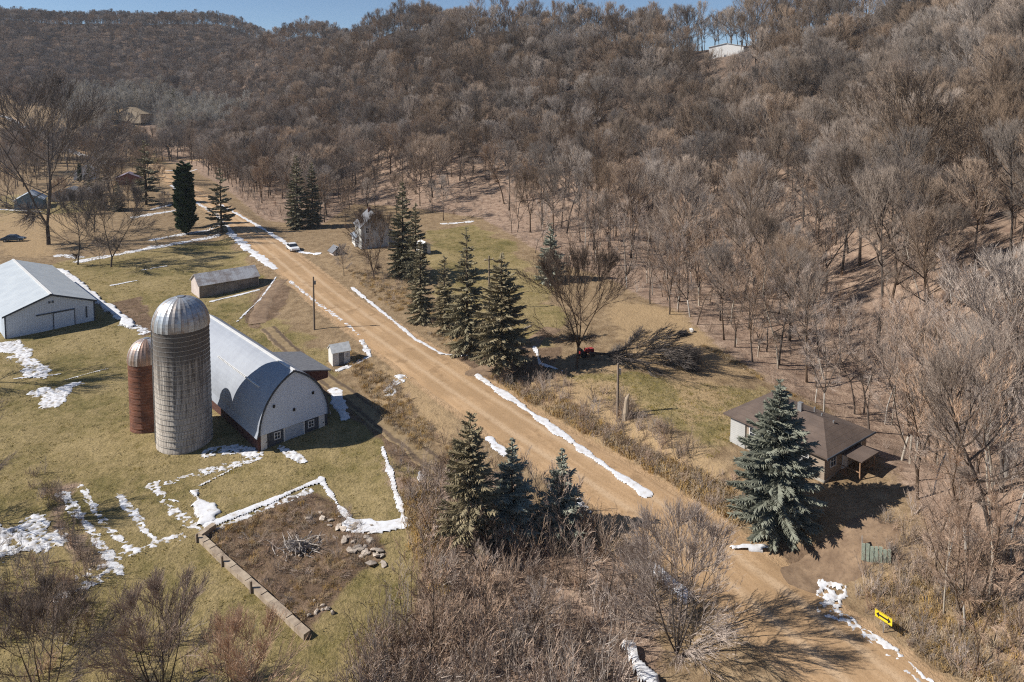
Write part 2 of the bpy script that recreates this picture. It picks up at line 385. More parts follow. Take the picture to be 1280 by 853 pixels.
c = ramp(nt, n1, [(.3, (.15,.10,.065)), (.7, (.30,.21,.135))]); c = mix(nt, maprange(nt, n2, .45, .7, 0, .5), c, (.11,.075,.05)); nt.links.new(c, b.inputs['Base Color']); bump(nt, b, n2, .5, .06)
ml = simple_lane()
ribbon('farm_lane', WP([(352,350),(330,375),(322,405)]), 1.9, md, .03, .8, 7, .7)
ribbon('farm_lane', WP([(335,410),(365,440),(412,478),(450,505),(500,545),(560,592)]), 1.7, ml, .03, .8, 7, .5)
ribbon('driveway', WP([(978,735),(1020,712),(1075,678),(1100,650)]), 2.3, md, .03, .8, 7, .9)
ribbon('driveway', WP([(560,476),(620,452),(655,436),(690,410)]), 1.9, md, .03, .8, 7, .8)
ribbon('valley_road', WP([(-60,128),(0,146),(40,163),(90,186),(130,200)]), 4.0, mr, .06, 4, 7, .8)
ribbon('valley_road', WP([(120,197),(190,193),(260,199),(345,204)]), 3.0, mr, .06, 3, 7, .8)
# ------------------------------------------------------------------ snow
ms, nt, b = new_mat('snow'); b.inputs['Base Color'].default_value = (.7,.72,.76,1); b.inputs['Roughness'].default_value = .6; co = coords(nt)
nf = noise(nt, co, 2.5, 5, .65); c = ramp(nt, noise(nt, co, 1.6, 4), [(.3, (.46,.42,.38)), (.45, (.66,.66,.67)), (.7, (.74,.76,.80))]); c = mix(nt, maprange(nt, nd(nt, 'ShaderNodeAttribute', attribute_name='depth').outputs['Fac'], .02, .4, .75, 0), c, (.40,.36,.31)); nt.links.new(c, b.inputs['Base Color']); bump(nt, b, nf, .3, .08)
def snow(shape, width=None, ragged=0.0, thick=.09, step=.22, rs=1.1, aniso=None):
    """one bank or patch: a sheet that follows the terrain and sinks under it where the snow has melted"""
    P3 = [(q[0], q[1], 0) for q in shape]; pad = (width or 0)+.6
    x0 = min(p[0] for p in P3)-pad; x1 = max(p[0] for p in P3)+pad; y0 = min(p[1] for p in P3)-pad; y1 = max(p[1] for p in P3)+pad
    area = (x1-x0)*(y1-y0); step = max(step*.75 if ragged < .3 else step*.55, math.sqrt(area/260000))
    gx = np.arange(x0, x1, step); gy = np.arange(y0, y1, step); X, Y = np.meshgrid(gx, gy)
    if width: m = width*.5-seg_dist(X, Y, P3)[0]
    else: m = sdist(X, Y, P3)
    wob = (fbm(X*rs*.5, Y*rs*.5, 21, 3)-.5)*(width or 3)*.8; hw_ = .5*min(width or 2.4, 2.4)
    if aniso is not None:
        ca, sa = math.cos(aniso), math.sin(aniso); u, v = X*ca+Y*sa, -X*sa+Y*ca; hf = fbm(u*2.6, v*5.5, 33, 3)
    else: hf = fbm(X*(3.6 if ragged > .25 else 2.6), Y*(3.6 if ragged > .25 else 2.6), 33, 3)
    nn = np.clip((.75*hf+.25*fbm(X*.9, Y*.9, 57, 2)-.5)/.36+.5, 0, 1); nn = .5+(nn-.5)*(.35 if ragged < .25 else 1.0)
    cov = np.minimum(np.clip((m+wob)/hw_, -1, 1)*3.0+.1, 1.2-.85*ragged); q_ = cov-nn; Z = gz(X, Y)+np.where(q_ < 0, q_*.4, sstep(0, .55, q_)*thick)-.004+.008
    keep = q_ > -.16; fk = keep[:-1, :-1] & keep[1:, :-1] & keep[:-1, 1:] & keep[1:, 1:]
    if not fk.any(): return
    idx = np.arange(X.size).reshape(X.shape); a = idx[:-1, :-1][fk]; qd = np.c_[a, a+1, a+1+X.shape[1], a+X.shape[1]]
    u_, inv = np.unique(qd, return_inverse=True); qd = inv.reshape(qd.shape)
    V = np.c_[X.ravel(), Y.ravel(), Z.ravel()][u_]; qv = q_.ravel()[u_]
    me = bpy.data.meshes.new('snow_patch'); me.from_pydata(V.tolist(), [], qd.tolist()); me.materials.append(ms); me.polygons.foreach_set('use_smooth', np.ones(len(qd), bool)); me.attributes.new('depth', 'FLOAT', 'POINT').data.foreach_set('value', qv.astype(np.float32)); me.update()
    struct('snow_patch', put('snow_patch', me))
def sl(p, w, r=0.0, **k): snow(WP(p), w, r, **k)
sl([(440,360),(480,392),(520,425),(553,443),(603,443)], .85, .05)
sl([(597,470),(625,490),(680,528),(740,572),(806,619)], 1.3, .04, thick=.16)
sl([(1030,748),(1042,768),(1080,792),(1110,815),(1155,852)], 1.2, .5, thick=.1); sl([(1041,742),(1038,765)], 2.3, .55, thick=.14, rs=2)
sl([(915,686),(958,687)], .8, .15, thick=.3)
sl([(288,291),(315,315),(343,336)], 2.4, .1); sl([(275,256),(330,287),(375,315),(398,318)], 1.5, .1)
sl([(214,232),(240,250),(270,268),(290,290)], 1.6, .35)
sl([(68,338),(80,340),(100,357),(140,390),(165,408)], 2.0, .02, thick=.35); sl([(160,404),(182,415)], 2.2, .45, aniso=.4)
sl([(363,352),(395,378),(430,403),(450,420)], .8, .42); sl([(345,347),(325,375),(297,402)], .55, .2)
sl([(266,377),(322,363)], 1.1, .05)
sl([(8,430),(30,445),(50,468)], 3.2, .32); sl([(18,474),(75,468)], .5, .15); sl([(52,490),(68,503),(85,484)], 2.6, .3); sl([(80,476),(138,461)], .35, .15)
for p, w, r in (([(78,617),(110,660),(150,718)],1.0,.45),([(100,608),(130,655),(168,692)],.7,.7),([(146,616),(172,650),(197,682)],.85,.55),([(190,606),(220,640),(246,664)],1.3,.6),
                ([(100,722),(160,692),(232,668)],1.1,.66),([(72,748),(100,735),(145,712)],1.5,.62),([(215,602),(260,588),(320,572)],1.5,.7),([(250,668),(320,640),(385,615)],1.2,.6)):
    sl(p, w, r, rs=2.2, aniso=-.3, thick=.05)
snow(WP([(232,614),(252,610),(272,650),(250,655)]), None, .08, thick=.2); sl([(262,657),(330,630),(402,600)], 1.05, .03, thick=.12)
sl([(328,566),(290,587),(250,608)], .4, .05); snow(WP([(-20,672),(0,658),(48,642),(85,676),(50,690),(-10,702)]), None, .42, rs=1.6, thick=.1)
sl([(400,598),(425,635),(442,655)], .75, .05); sl([(438,655),(470,661),(507,653)], 1.7, .1, thick=.12); sl([(505,652),(492,605),(478,560)], .75, .12)
sl([(416,488),(432,522)], 1.8, .2); sl([(262,566),(290,560),(318,566)], 2.0, .45); sl([(352,560),(380,578)], 1.0, .3)
sl([(423,463),(462,446),(452,426)], .9, .3); sl([(485,492),(500,472)], 1.8, .55); sl([(418,487),(432,520)], 1.0, .3)
sl([(668,434),(675,455),(703,464)], .75, .15); sl([(636,430),(650,424)], .6, .3)
for p, w, r in (([(105,326),(180,312),(268,296)],3.4,.42),([(190,300),(285,280)],3.0,.5),([(140,357),(172,351)],.9,.15),([(178,338),(207,333)],.9,.25),([(170,272),(225,262)],3.0,.5),([(75,320),(100,322)],2.5,.5),([(0,262),(50,265)],1.6,.3)):
    sl(p, w, r, rs=.9)
sl([(787,815),(795,832),(812,852)], 1.6, .1, thick=.5); sl([(818,714),(838,732),(856,748)], 1.1, .1, thick=.4)
sl([(-10,146),(40,167),(90,190),(140,207)], 4.5, .3, step=.9, thick=.5); sl([(205,214),(246,212)], 1.8, .25); sl([(255,200),(300,204),(345,206)], 2.0, .3); sl([(555,280),(590,277)], 2.2, .4); sl([(330,193),(352,188)], 3.0, .3); sl([(190,262),(215,256)],2,.3)
sl([(610,549),(630,567)], 1.2, .2); sl([(525,590),(530,630)], .6, .5); sl([(700,600),(735,640)], .8, .35)
# ------------------------------------------------------------------ building materials
def stripes(name, c, c2, freq, axis_i=0, rough=.45, metal=0.0, blot=(.35, .65), spec=.4, strength=.4):
    m, nt, b = new_mat(name); b.inputs['Roughness'].default_value = rough; b.inputs['Metallic'].default_value = metal; b.inputs['Specular IOR Level'].default_value = spec
    co = coords(nt); s_ = nd(nt, 'ShaderNodeSeparateXYZ'); nt.links.new(co, s_.inputs[0])
    fr = math_(nt, 'FRACT', math_(nt, 'MULTIPLY', s_.outputs[axis_i], freq)); ln = math_(nt, 'LESS_THAN', fr, .1)
    base = ramp(nt, noise(nt, co, .5, 5, .65), [(blot[0], c2), (blot[1], c)])
    base = mix(nt, maprange(nt, noise(nt, co, 2.5, 4, .6), .5, .8, 0, .15), base, tuple(v*.6 for v in c2))
    nt.links.new(mix(nt, math_(nt, 'MULTIPLY', ln, strength), base, tuple(v*.45 for v in c)), b.inputs['Base Color'])
    if strength > .15: bump(nt, b, math_(nt, 'LESS_THAN', fr, .12), .4, .03)
    return m
M = {}
M['white_steel'] = stripes('white_steel', (.57,.655,.77), (.53,.61,.72), 3.0, 0, .5)
M['roof_steel'] = stripes('pale_roof_steel', (.50,.54,.56), (.42,.46,.49), 1.1, 1, .42, 0, spec=.5, strength=.3)
M['barn_roof'] = stripes('barn_roof_steel', (.33,.36,.405), (.28,.305,.35), 1.1, 1, .6, 0, spec=.4, strength=.1)
M['barn_white'] = stripes('barn_siding', (.60,.70,.86), (.56,.66,.82), 1.2, 0, .6, strength=.12)
M['trim_dark'] = simple('dark_trim', (.06,.075,.10), rough=.5)
M['slate'] = stripes('slate_panel', (.085,.095,.115), (.06,.07,.09), 2.0, 0, .7)
M['white'] = simple('white_paint', (.74,.74,.73), (.62,.62,.60), 3, .55)
M['off_white'] = stripes('weathered_white_board', (.50,.50,.48), (.40,.40,.385), 5, 2, .8)
M['glass'] = simple('window_glass', (.035,.045,.06), (.025,.03,.04), 2, .12, spec=.6)
M['brick_dark'] = simple('dark_red_block', (.13,.055,.045), (.06,.035,.03), 5, .9, bmp=.5)
M['maroon'] = stripes('maroon_board', (.13,.06,.05), (.09,.045,.04), 4, 0, .8)
M['grey_roof'] = simple('grey_shingle', (.20,.205,.22), (.14,.145,.16), 3, .85)
M['black'] = simple('black_fitting', (.02,.02,.022), rough=.5)
M['board'] = stripes('weathered_board', (.33,.28,.24), (.19,.16,.135), 4.5, 0, .9, blot=(.4, .6))
M['board_end'] = stripes('pale_end_board', (.62,.54,.50), (.5,.43,.39), 4.0, 1, .9)
M['tin'] = stripes('weathered_tin', (.60,.60,.60), (.36,.31,.28), 1.4, 0, .45, .35, blot=(.38, .56), spec=.4)
M['tan_siding'] = stripes('tan_siding', (.36,.29,.225), (.30,.24,.185), 5.0, 2, .8)
M['brown_shingle'] = stripes('brown_shingle', (.155,.115,.092), (.105,.078,.064), 4, 2, .9, strength=.3)
M['wood'] = stripes('deck_wood', (.36,.22,.13), (.22,.14,.09), 7, 0, .85)
M['galv'] = simple('galvanised_steel', (.45,.46,.47), (.34,.35,.36), 4, .4, .6, spec=.5)
M['concrete'] = simple('concrete', (.42,.39,.34), (.28,.25,.21), 2, .9, bmp=.3)
M['rust'] = simple('rusty_steel', (.22,.09,.045), (.13,.06,.035), 3, .8)
def rotpt(o, ang, x, y, z=0):
    return Vector((o[0]+x*math.cos(ang)-y*math.sin(ang), o[1]+x*math.sin(ang)+y*math.cos(ang), o[2]+z))
def window(par, x0, z0, x1, z1, y=0.0, face=-1, fr=.09, ax='x', bars=True, name='window'):
    """a framed window in the plane y (ax='x') or x (ax='y'), facing face"""
    b_ = MB(); g = MB(); d = .07*face
    def bx(mb, a0, c0, a1, c1, t0, t1):
        lo, hi = min(t0, t1), max(t0, t1)
        if ax == 'x': mb.box(a0, y+lo, c0, a1, y+hi, c1)
        else: mb.box(y+lo, a0, c0, y+hi, a1, c1)
    bx(b_, x0, z0, x0+fr, z1, -.01*face, d); bx(b_, x1-fr, z0, x1, z1, -.01*face, d); bx(b_, x0+fr, z0, x1-fr, z0+fr, -.01*face, d); bx(b_, x0+fr, z1-fr, x1-fr, z1, -.01*face, d)
    if bars:
        xm, zm = (x0+x1)/2, (z0+z1)/2; bx(b_, xm-.025, z0+fr, xm+.025, z1-fr, 0, d*.9); bx(b_, x0+fr, zm-.025, xm-.025, zm+.025, 0, d*.9); bx(b_, xm+.025, zm-.025, x1-fr, zm+.025, 0, d*.9)
    w_ = b_.build(name, M['white'], par); bx(g, x0+fr, z0+fr, x1-fr, z1-fr, -.005*face, d*.4); g.build('pane', M['glass'], w_); return w_
def gable_roof(mb, x0, x1, y0, y1, ze, zr, th=.12, ov=.3, ovx=.3, mi=0):
    xm = (x0+x1)/2; sl_ = (zr-ze)/(xm-x0)
    mb.sheet([(x0-ovx, ze-ovx*sl_), (xm, zr), (x1+ovx, ze-ovx*sl_)], y0-ov, y1+ov, th, mi)
def gable_body(mb, x0, x1, y0, y1, z0, ze, zr, mi=0):
    mb.prism([(x0, z0), (x1, z0), (x1, ze), ((x0+x1)/2, zr), (x0, ze)], y0, y1, mi)
# ------------------------------------------------------------------ arched barn
TH = math.atan2(.68, .73); o0 = W(323, 565); bw, bl, wz, rz_ = 8.2, 27.0, 1.8, 8.0
Rr = ((bw/2)**2+(rz_-wz)**2)/bw
def arch(k=14, grow=0.0):
    A_ = math.acos(1-(bw/2)/Rr); L_ = [(Rr-(Rr+grow)*math.cos(A_*i/k), wz+(Rr+grow)*math.sin(A_*i/k)) for i in range(k+1)]
    return L_, [(bw-x, z) for x, z in L_[::-1]][1:]
barn = thing('arched_barn', 'pale grey arched-roof barn with dark slate panels beside the tall concrete silo', 'barn', (o0.x, o0.y, o0.z-.05), TH)
la, ra = arch(); prof = la+ra
mb = MB(); mb.prism([(0, wz)]+[p for p in prof[1:-1]]+[(bw, wz)], -.16, 0); mb.f = [f[::-1] for f in mb.f]; mb.build('gable_wall', M['barn_white'], barn)
mb = MB(); mb.prism([(0, wz)]+[p for p in prof[1:-1]]+[(bw, wz)], bl-.2, bl); mb.f = [f[::-1] for f in mb.f]; mb.build('gable_wall', M['barn_white'], barn)
mb = MB(); mb.box(0, 0, -.6, .3, bl, wz); mb.box(bw-.3, 0, -.6, bw, bl, wz); mb.box(.3, bl-.3, -.6, bw-.3, bl, wz); mb.box(.3, .02, -.6, bw-.3, .3, wz); mb.build('foundation_wall', M['brick_dark'], barn)
lo, ro = arch(14); sh = [( -.22, wz-.18)]+lo[1:]+ro[:-1]+[(bw+.22, wz-.18)]
mb = MB(); mb.sheet(sh, -.34, bl+.3, .1); mb.build('roof', M['barn_roof'], barn, False)
mb = MB(); mb.box(bw/2-.16, -.36, rz_+.04, bw/2+.16, bl+.32, rz_+.15); mb.build('ridge_cap', M['white'], barn)
rk = MB(); pk = lo+ro
for yq in (-.37,):
    lo2, ro2 = arch(14, .1); lo3, ro3 = arch(14, -.12); outer = lo2+ro2; inner = lo3+ro3
    rk.prism([(p[0], p[1]) for p in outer]+[(p[0], p[1]) for p in inner[::-1]], yq, yq+.05)
rk.build('gable_trim', M['trim_dark'], barn)
ga = [i for i in range(len(lo))][8]; gx_, gz_ = lo[ga]; nrm = Vector((gx_-Rr, gz_-wz)).normalized()
mb = MB()
for i in range(30):
    y = 2.6+i*.42; mb.box(gx_+nrm.x*.13-.1, y, gz_+nrm.y*.13-.06, gx_+nrm.x*.13+.1, y+.3, gz_+nrm.y*.13+.08)
mb.build('white_pads', M['white'], barn)  # row of small white pads along the roof slope
for x0, x1, mt in ((1.05, 1.4, 'slate'), (1.4, 2.85, 'slate'), (5.35, 7.0, 'slate'), (7.85, 8.18, 'slate')):
    MB().box(x0, -.03, 0, x1-.02, .02, wz-.02).build('wall_panel', M[mt], barn)
for x in (2.85, 5.18): MB().box(x, -.12, -.05, x+.15, .015, wz-.02).build('door_post', M['white'], barn)
gd = MB(); gd.box(3.0, -.07, 0, 5.18, .015, wz-.02)
for k in range(1, 4): gd.box(3.02, -.09, k*.43-.012, 5.16, -.071, k*.43+.012)
gd.build('garage_door', simple('door_blue_grey', (.42,.48,.56), (.38,.44,.52), 1, .6), barn)
for x0, x1 in ((.3, 1.0), (7.05, 7.8)):
    d_ = MB().box(x0, -.08, 0, x1, .015, wz-.06).build('door', M['white'], barn); MB().box(x0+.52, -.13, .8, x0+.6, -.081, .92).build('handle', M['black'], d_)
window(barn, 1.75, .75, 2.5, 1.6, -.031); window(barn, 5.75, .75, 6.5, 1.6, -.031)
for x, z in ((1.75, 4.6), (6.35, 4.75), (4.05, 3.5)):
    MB().box(x-.11, -.32, z-.1, x+.11, -.161, z+.2).build('floodlight', M['black'], barn)
def turn(mb_):   # swaps the running axis
    mb_.v = [(y, x, z) for x, y, z in mb_.v]; mb_.f = [f[::-1] for f in mb_.f]; return mb_
aw = MB().prism([(5.0, 5.3), (9.0, 5.4), (9.0, 6.2), (5.0, 7.2)], 1.2, 8.6).build('annex', M['maroon'], barn)
MB().sheet([(4.5, 7.36), (9.3, 6.2)], 1.0, 8.9, .14).build('roof', M['grey_roof'], aw); MB().box(8.0, 4.2, -.4, 8.9, 8.4, 5.39).build('side_wall', M['maroon'], aw)
for x in (2.93, 5.26, 1.02, 7.02): MB().box(x-.05, -.095, -.03, x-.005, .012, wz-.03).build('door_trim', M['trim_dark'], barn)
# ------------------------------------------------------------------ silos
msil, nt, b = new_mat('concrete_stave'); b.inputs['Roughness'].default_value = .9; tc = nd(nt, 'ShaderNodeTexCoord'); s_ = nd(nt, 'ShaderNodeSeparateXYZ'); nt.links.new(tc.outputs['Object'], s_.inputs[0])
ang = math_(nt, 'ARCTAN2', s_.outputs[1], s_.outputs[0]); cb = nd(nt, 'ShaderNodeCombineXYZ'); nt.links.new(math_(nt, 'MULTIPLY', ang, 2.8), cb.inputs[0]); nt.links.new(s_.outputs[2], cb.inputs[1])
br = nd(nt, 'ShaderNodeTexBrick'); br.inputs['Scale'].default_value = 1.0; br.inputs['Brick Width'].default_value = .30; br.inputs['Row Height'].default_value = .76; br.inputs['Mortar Size'].default_value = .018; br.offset = .5
br.inputs['Color1'].default_value = (.54,.49,.42,1); br.inputs['Color2'].default_value = (.42,.375,.32,1); br.inputs['Mortar'].default_value = (.17,.14,.115,1); nt.links.new(cb.outputs[0], br.inputs['Vector'])
mp = nd(nt, 'ShaderNodeMapping'); mp.inputs['Scale'].default_value = (3.2, .13, 1); nt.links.new(cb.outputs[0], mp.inputs[0]); stk = noise(nt, mp.outputs[0], 1.0, 5, .65)
mp2 = nd(nt, 'ShaderNodeMapping'); mp2.inputs['Scale'].default_value = (.35, .5, 1); nt.links.new(cb.outputs[0], mp2.inputs[0]); blt = noise(nt, mp2.outputs[0], 1.0, 4)
up = maprange(nt, s_.outputs[2], 2.0, 13.0, 0.0, .17)
dk = maprange(nt, math_(nt, 'ADD', math_(nt, 'ADD', math_(nt, 'MULTIPLY', stk, .75), math_(nt, 'MULTIPLY', blt, .25)), up), .50, .68, 0, .85)
c = mix(nt, dk, br.outputs[0], (.085,.072,.062)); wash = maprange(nt, s_.outputs[2], 9.2, 10.8, 0, 1); c = mix(nt, math_(nt, 'MULTIPLY', wash, maprange(nt, stk, .40, .55, .85, .1)), c, (.10,.088,.08))
nt.links.new(c, b.inputs['Base Color']); bump(nt, b, br.outputs['Fac'], -.3, .03)
def dome_mat(name, cs):
    m, nt, b = new_mat(name); b.inputs['Roughness'].default_value = .42; b.inputs['Metallic'].default_value = .55
    tc = nd(nt, 'ShaderNodeTexCoord'); s_ = nd(nt, 'ShaderNodeSeparateXYZ'); nt.links.new(tc.outputs['Object'], s_.inputs[0]); a_ = math_(nt, 'ARCTAN2', s_.outputs[1], s_.outputs[0])
    seg = math_(nt, 'FLOOR', math_(nt, 'MULTIPLY', a_, 28/(2*math.pi))); wn = nd(nt, 'ShaderNodeTexWhiteNoise', noise_dimensions='1D'); nt.links.new(seg, wn.inputs['W'])
    c = ramp(nt, wn.outputs['Value'], cs); fr = math_(nt, 'FRACT', math_(nt, 'MULTIPLY', a_, 28/(2*math.pi))); c = mix(nt, maprange(nt, fr, 0, .2, .55, 0), c, (.10,.08,.07))
    c = mix(nt, maprange(nt, noise(nt, tc.outputs['Object'], 1.3, 5), .48, .68, 0, .55), c, (.20,.14,.10)); nt.links.new(c, b.inputs['Base Color']); return m
def silo(name, label, px, py, r, h, dome, wall, dmat, nh, cats='silo'):
    p = W(px, py); d = Vector((p.x, p.y, 0)).normalized(); c = p+d*r; z0 = float(gz(c.x, c.y))-.1
    t = thing(name, label, cats, (c.x, c.y, z0))
    MB().lathe([(r*1.02, -.5), (r*1.02, .25), (r, .3), (r, h)], 64).build('barrel', wall, t, True)
    for k in range(nh):
        z = .6+(h-.8)*(k/(nh-1))**.92; MB().ring(r+.005, z, .022, 48).build('hoop', M['rust'] if 'brick' in name else M['galv'], t)
    q = [(r*1.035*math.cos(a)**.85, h+dome*math.sin(a)) for a in np.linspace(0, math.pi/2*.93, 12)]
    d_ = MB().lathe([(r*1.035, h-.28)]+q, 56, rib=-.022).build('dome', dmat, t)
    MB().lathe([(.02, h+dome*1.03), (r*.16, h+dome*1.02), (r*.16, h+dome*.95)], 16).build('cap', M['galv'], d_)
    return t, c
ts, cs_ = silo('concrete_silo', 'tall weathered concrete stave silo with ribbed metal dome', 232, 567, 2.83, 13.4, 3.0, msil, dome_mat('ribbed_dome', [(0, (.44,.49,.54)), (.45, (.56,.60,.63)), (.62, (.40,.36,.33)), (1, (.52,.56,.60))]), 24)
a_ = R(200)
lad = MB()
for s in (-.22, .22): lad.tube([(2.95*math.cos(a_)-s*math.sin(a_), 2.95*math.sin(a_)+s*math.cos(a_), .2), (2.95*math.cos(a_)-s*math.sin(a_), 2.95*math.sin(a_)+s*math.cos(a_), 13.6)], [.035, .035], 5)
for k in range(30):
    z = .4+k*.44; lad.tube([(2.95*math.cos(a_)+.22*math.sin(a_), 2.95*math.sin(a_)-.22*math.cos(a_), z), (2.95*math.cos(a_)-.22*math.sin(a_), 2.95*math.sin(a_)+.22*math.cos(a_), z)], [.02, .02], 4)
lad.build('ladder', M['galv'], ts)
MB().box(-.4, -.1, 16.05, .35, .5, 16.42).build('hatch', M['rust'], ts)
mred, nt, b = new_mat('red_tile'); b.inputs['Roughness'].default_value = .85; tc = nd(nt, 'ShaderNodeTexCoord'); s_ = nd(nt, 'ShaderNodeSeparateXYZ'); nt.links.new(tc.outputs['Object'], s_.inputs[0])
ang = math_(nt, 'ARCTAN2', s_.outputs[1], s_.outputs[0]); cb = nd(nt, 'ShaderNodeCombineXYZ'); nt.links.new(math_(nt, 'MULTIPLY', ang, 1.95), cb.inputs[0]); nt.links.new(s_.outputs[2], cb.inputs[1])
br = nd(nt, 'ShaderNodeTexBrick'); br.inputs['Scale'].default_value = 1; br.inputs['Brick Width'].default_value = 6.0; br.inputs['Row Height'].default_value = .36; br.inputs['Mortar Size'].default_value = .028
br.inputs['Color1'].default_value = (.20,.082,.048,1); br.inputs['Color2'].default_value = (.155,.066,.042,1); br.inputs['Mortar'].default_value = (.25,.135,.095,1); nt.links.new(cb.outputs[0], br.inputs['Vector'])
c = mix(nt, maprange(nt, noise(nt, cb.outputs[0], .9, 5), .4, .62, 0, .75), br.outputs[0], (.085,.042,.03)); nt.links.new(c, b.inputs['Base Color'])
tr_, cr_ = silo('brick_silo', 'short red tile silo with a rusty streaked dome behind the tall silo', 187, 541, 1.95, 8.2, 2.3, mred, dome_mat('streaked_dome', [(0, (.62,.62,.62)), (.4, (.50,.40,.34)), (.6, (.34,.20,.14)), (1, (.58,.56,.54))]), 12)
# ------------------------------------------------------------------ machine shed
p = W(6.6, 424); TS = R(44.5); sw, slen, se, sr = 12.6, 34.0, 3.75, 6.0
shed = thing('machine_shed', 'large white steel machine shed with sliding door at the lawn edge', 'shed', (p.x, p.y, p.z-.05), TS)
mb = MB(); gable_body(mb, 0, sw, 0, slen, -.6, se, sr); mb.build('wall', M['white_steel'], shed)
mb = MB(); gable_roof(mb, 0, sw, 0, slen, se+.02, sr+.02, .1, .3, .3); mb.build('roof', M['roof_steel'], shed)
mb = MB(); xm = sw/2; sl_ = (sr-se)/xm; mb.prism([(-.32, se-.32*sl_-.16), (xm, sr-.16), (sw+.32, se-.32*sl_-.16), (sw+.32, se-.32*sl_+.13), (xm, sr+.15), (-.32, se-.32*sl_+.13)], -.36, -.3); mb.build('gable_trim', M['trim_dark'], shed)
MB().box(xm-.2, -.32, sr+.1, xm+.2, slen+.3, sr+.2).build('ridge_cap', M['white'], shed)
for x in (0, sw-.16): MB().box(x-.02, -.06, -.2, x+.18, .0-.005, se-.15).build('corner_trim', M['trim_dark'], shed)
dr = MB().box(6.6, -.14, .05, 9.5, -.03, 2.75).build('sliding_door', M['white_steel'], shed)
for x in (6.5, 9.5): MB().box(x, -.16, 0, x+.1, -.02, 2.8).build('door_trim', M['trim_dark'], dr)
MB().box(4.2, -.2, 2.82, 9.6, -.02, 2.98).build('door_track', M['trim_dark'], shed)
for x in (5.95, 6.42): MB().box(x, -.09, 4.55, x+.28, -.01, 4.9).build('vent', M['trim_dark'], shed)
MB().box(11.2, -.07, 1.0, 11.45, -.01, 2.9).build('downpipe', M['trim_dark'], shed)
MB().box(.2, -.05, -.1, 12.3, -.01, .12).build('base_trim', M['white'], shed)
# ------------------------------------------------------------------ corn crib (long weathered shed)
p = W(249.4, 373.4); TC = R(40)
crib = thing('corn_crib', 'long weathered board shed with patchy tin roof beside the road', 'shed', (p.x, p.y, p.z-.05), TC)
L_, wd, ce, cr = 11.3, 5.4, 2.6, 4.2
mb = MB(); gable_body(mb, 0, wd, .12, L_-.12, -.5, ce, cr); turn(mb); mb.v = [(x, y, z) for x, y, z in mb.v]; mb.build('wall', M['board'], crib)
for y0, y1 in ((0, .1), (L_-.1, L_)):
    mb = MB(); gable_body(mb, .02, wd-.02, y0, y1, -.4, ce-.02, cr-.02); turn(mb).build('end_wall', M['board_end'], crib)
mb = MB(); gable_roof(mb, 0, wd, 0, L_, ce, cr, .09, .25, .3); turn(mb).build('roof', M['tin'], crib)
mb = MB()
for k in range(24): mb.box(.3+k*.46, -.05, .1, .38+k*.46, -.005, ce-.15)
mb.build('slat', M['board'], crib)
MB().box(4.6, -.09, 0, 6.4, -.055, 2.2).build('door', M['board'], crib)
# ------------------------------------------------------------------ small white shed by the lane
p = W(416, 458.5)
sh = thing('garden_shed', 'tiny white shed with a pale roof between barn and road', 'shed', (p.x, p.y, p.z-.05), R(30))
mb = MB(); gable_body(mb, 0, 2.2, 0, 2.5, -.3, 2.0, 2.8); turn(mb).build('wall', M['white'], sh)
mb = MB(); gable_roof(mb, 0, 2.2, 0, 2.5, 2.02, 2.82, .07, .15, .15); turn(mb).build('roof', simple('pale_tin', (.66,.68,.68), rough=.5), sh)
d_ = MB().box(.9, -.06, 0, 1.6, -.01, 1.75).build('door', M['grey_roof'], sh); MB().box(1.45, -.1, .8, 1.52, -.061, .9).build('handle', M['black'], d_); window(sh, 1.85, .95, 2.3, 1.5, -.001)
# ------------------------------------------------------------------ brown-roofed house
p = W(1030, 604); TB = R(36)
hs = thing('hip_roofed_house', 'tan house under a brown hip roof behind the big blue spruce', 'house', (p.x, p.y, p.z-.1), TB)
hw, hl, he, hr = 7.4, 10.0, 2.75, 4.2
MB().box(0, 0, -.8, hw, hl, he).build('wall', M['tan_siding'], hs)
MB().box(-.05, -.05, -.9, hw+.05, hl+.05, .35).build('foundation', M['concrete'], hs)
def hip(mb, x0, x1, y0, y1, ze, zr, ov, th=.14, ridge=.42):
    x0 -= ov; x1 += ov; y0 -= ov; y1 += ov; xm = (x0+x1)/2; w_ = (x1-x0)/2*ridge*1.6
    a = [(x0,y0,ze),(x1,y0,ze),(x1,y1,ze),(x0,y1,ze),(xm,y0+w_,zr),(xm,y1-w_,zr)]; bt = [(x,y,z-th) for x,y,z in a[:4]]
    mb.add(a+bt, [(0,1,4),(1,2,5,4),(2,3,5),(3,0,4,5),(0,6,7,1),(1,7,8,2),(2,8,9,3),(3,9,6,0),(6,9,8,7)])
mb = MB(); hip(mb, 0, hw, 0, hl, he+.02, hr, .55); rf = mb.build('roof', M['brown_shingle'], hs)
MB().box(3.4, 4.4, 3.6, 3.8, 4.8, 4.95).build('chimney', M['galv'], rf)
for x, y, h in ((4.7, 3.0, .6), (5.5, 4.2, .5), (4.3, 1.6, .4)): MB().tube([(x, y, 3.1), (x, y, 3.9+h*.4)], [.09, .09], 8).build('vent_pipe', M['galv'], rf)
MB().box(-.6, -.62, he-.15, hw+.6, -.545, he+.03).build('gutter', M['trim_dark'], hs)
window(hs, .9, 1.2, 1.9, 2.3, 0); window(hs, 5.2, 1.2, 6.4, 2.3, 0)
window(hs, 1.5, 1.2, 2.8, 2.3, 0, -1, ax='y'); window(hs, 6.5, 1.2, 7.8, 2.3, 0, -1, ax='y')
MB().box(-.14, 8.2, -.2, -.02, 9.9, he-.25).build('end_panel', M['off_white'], hs)
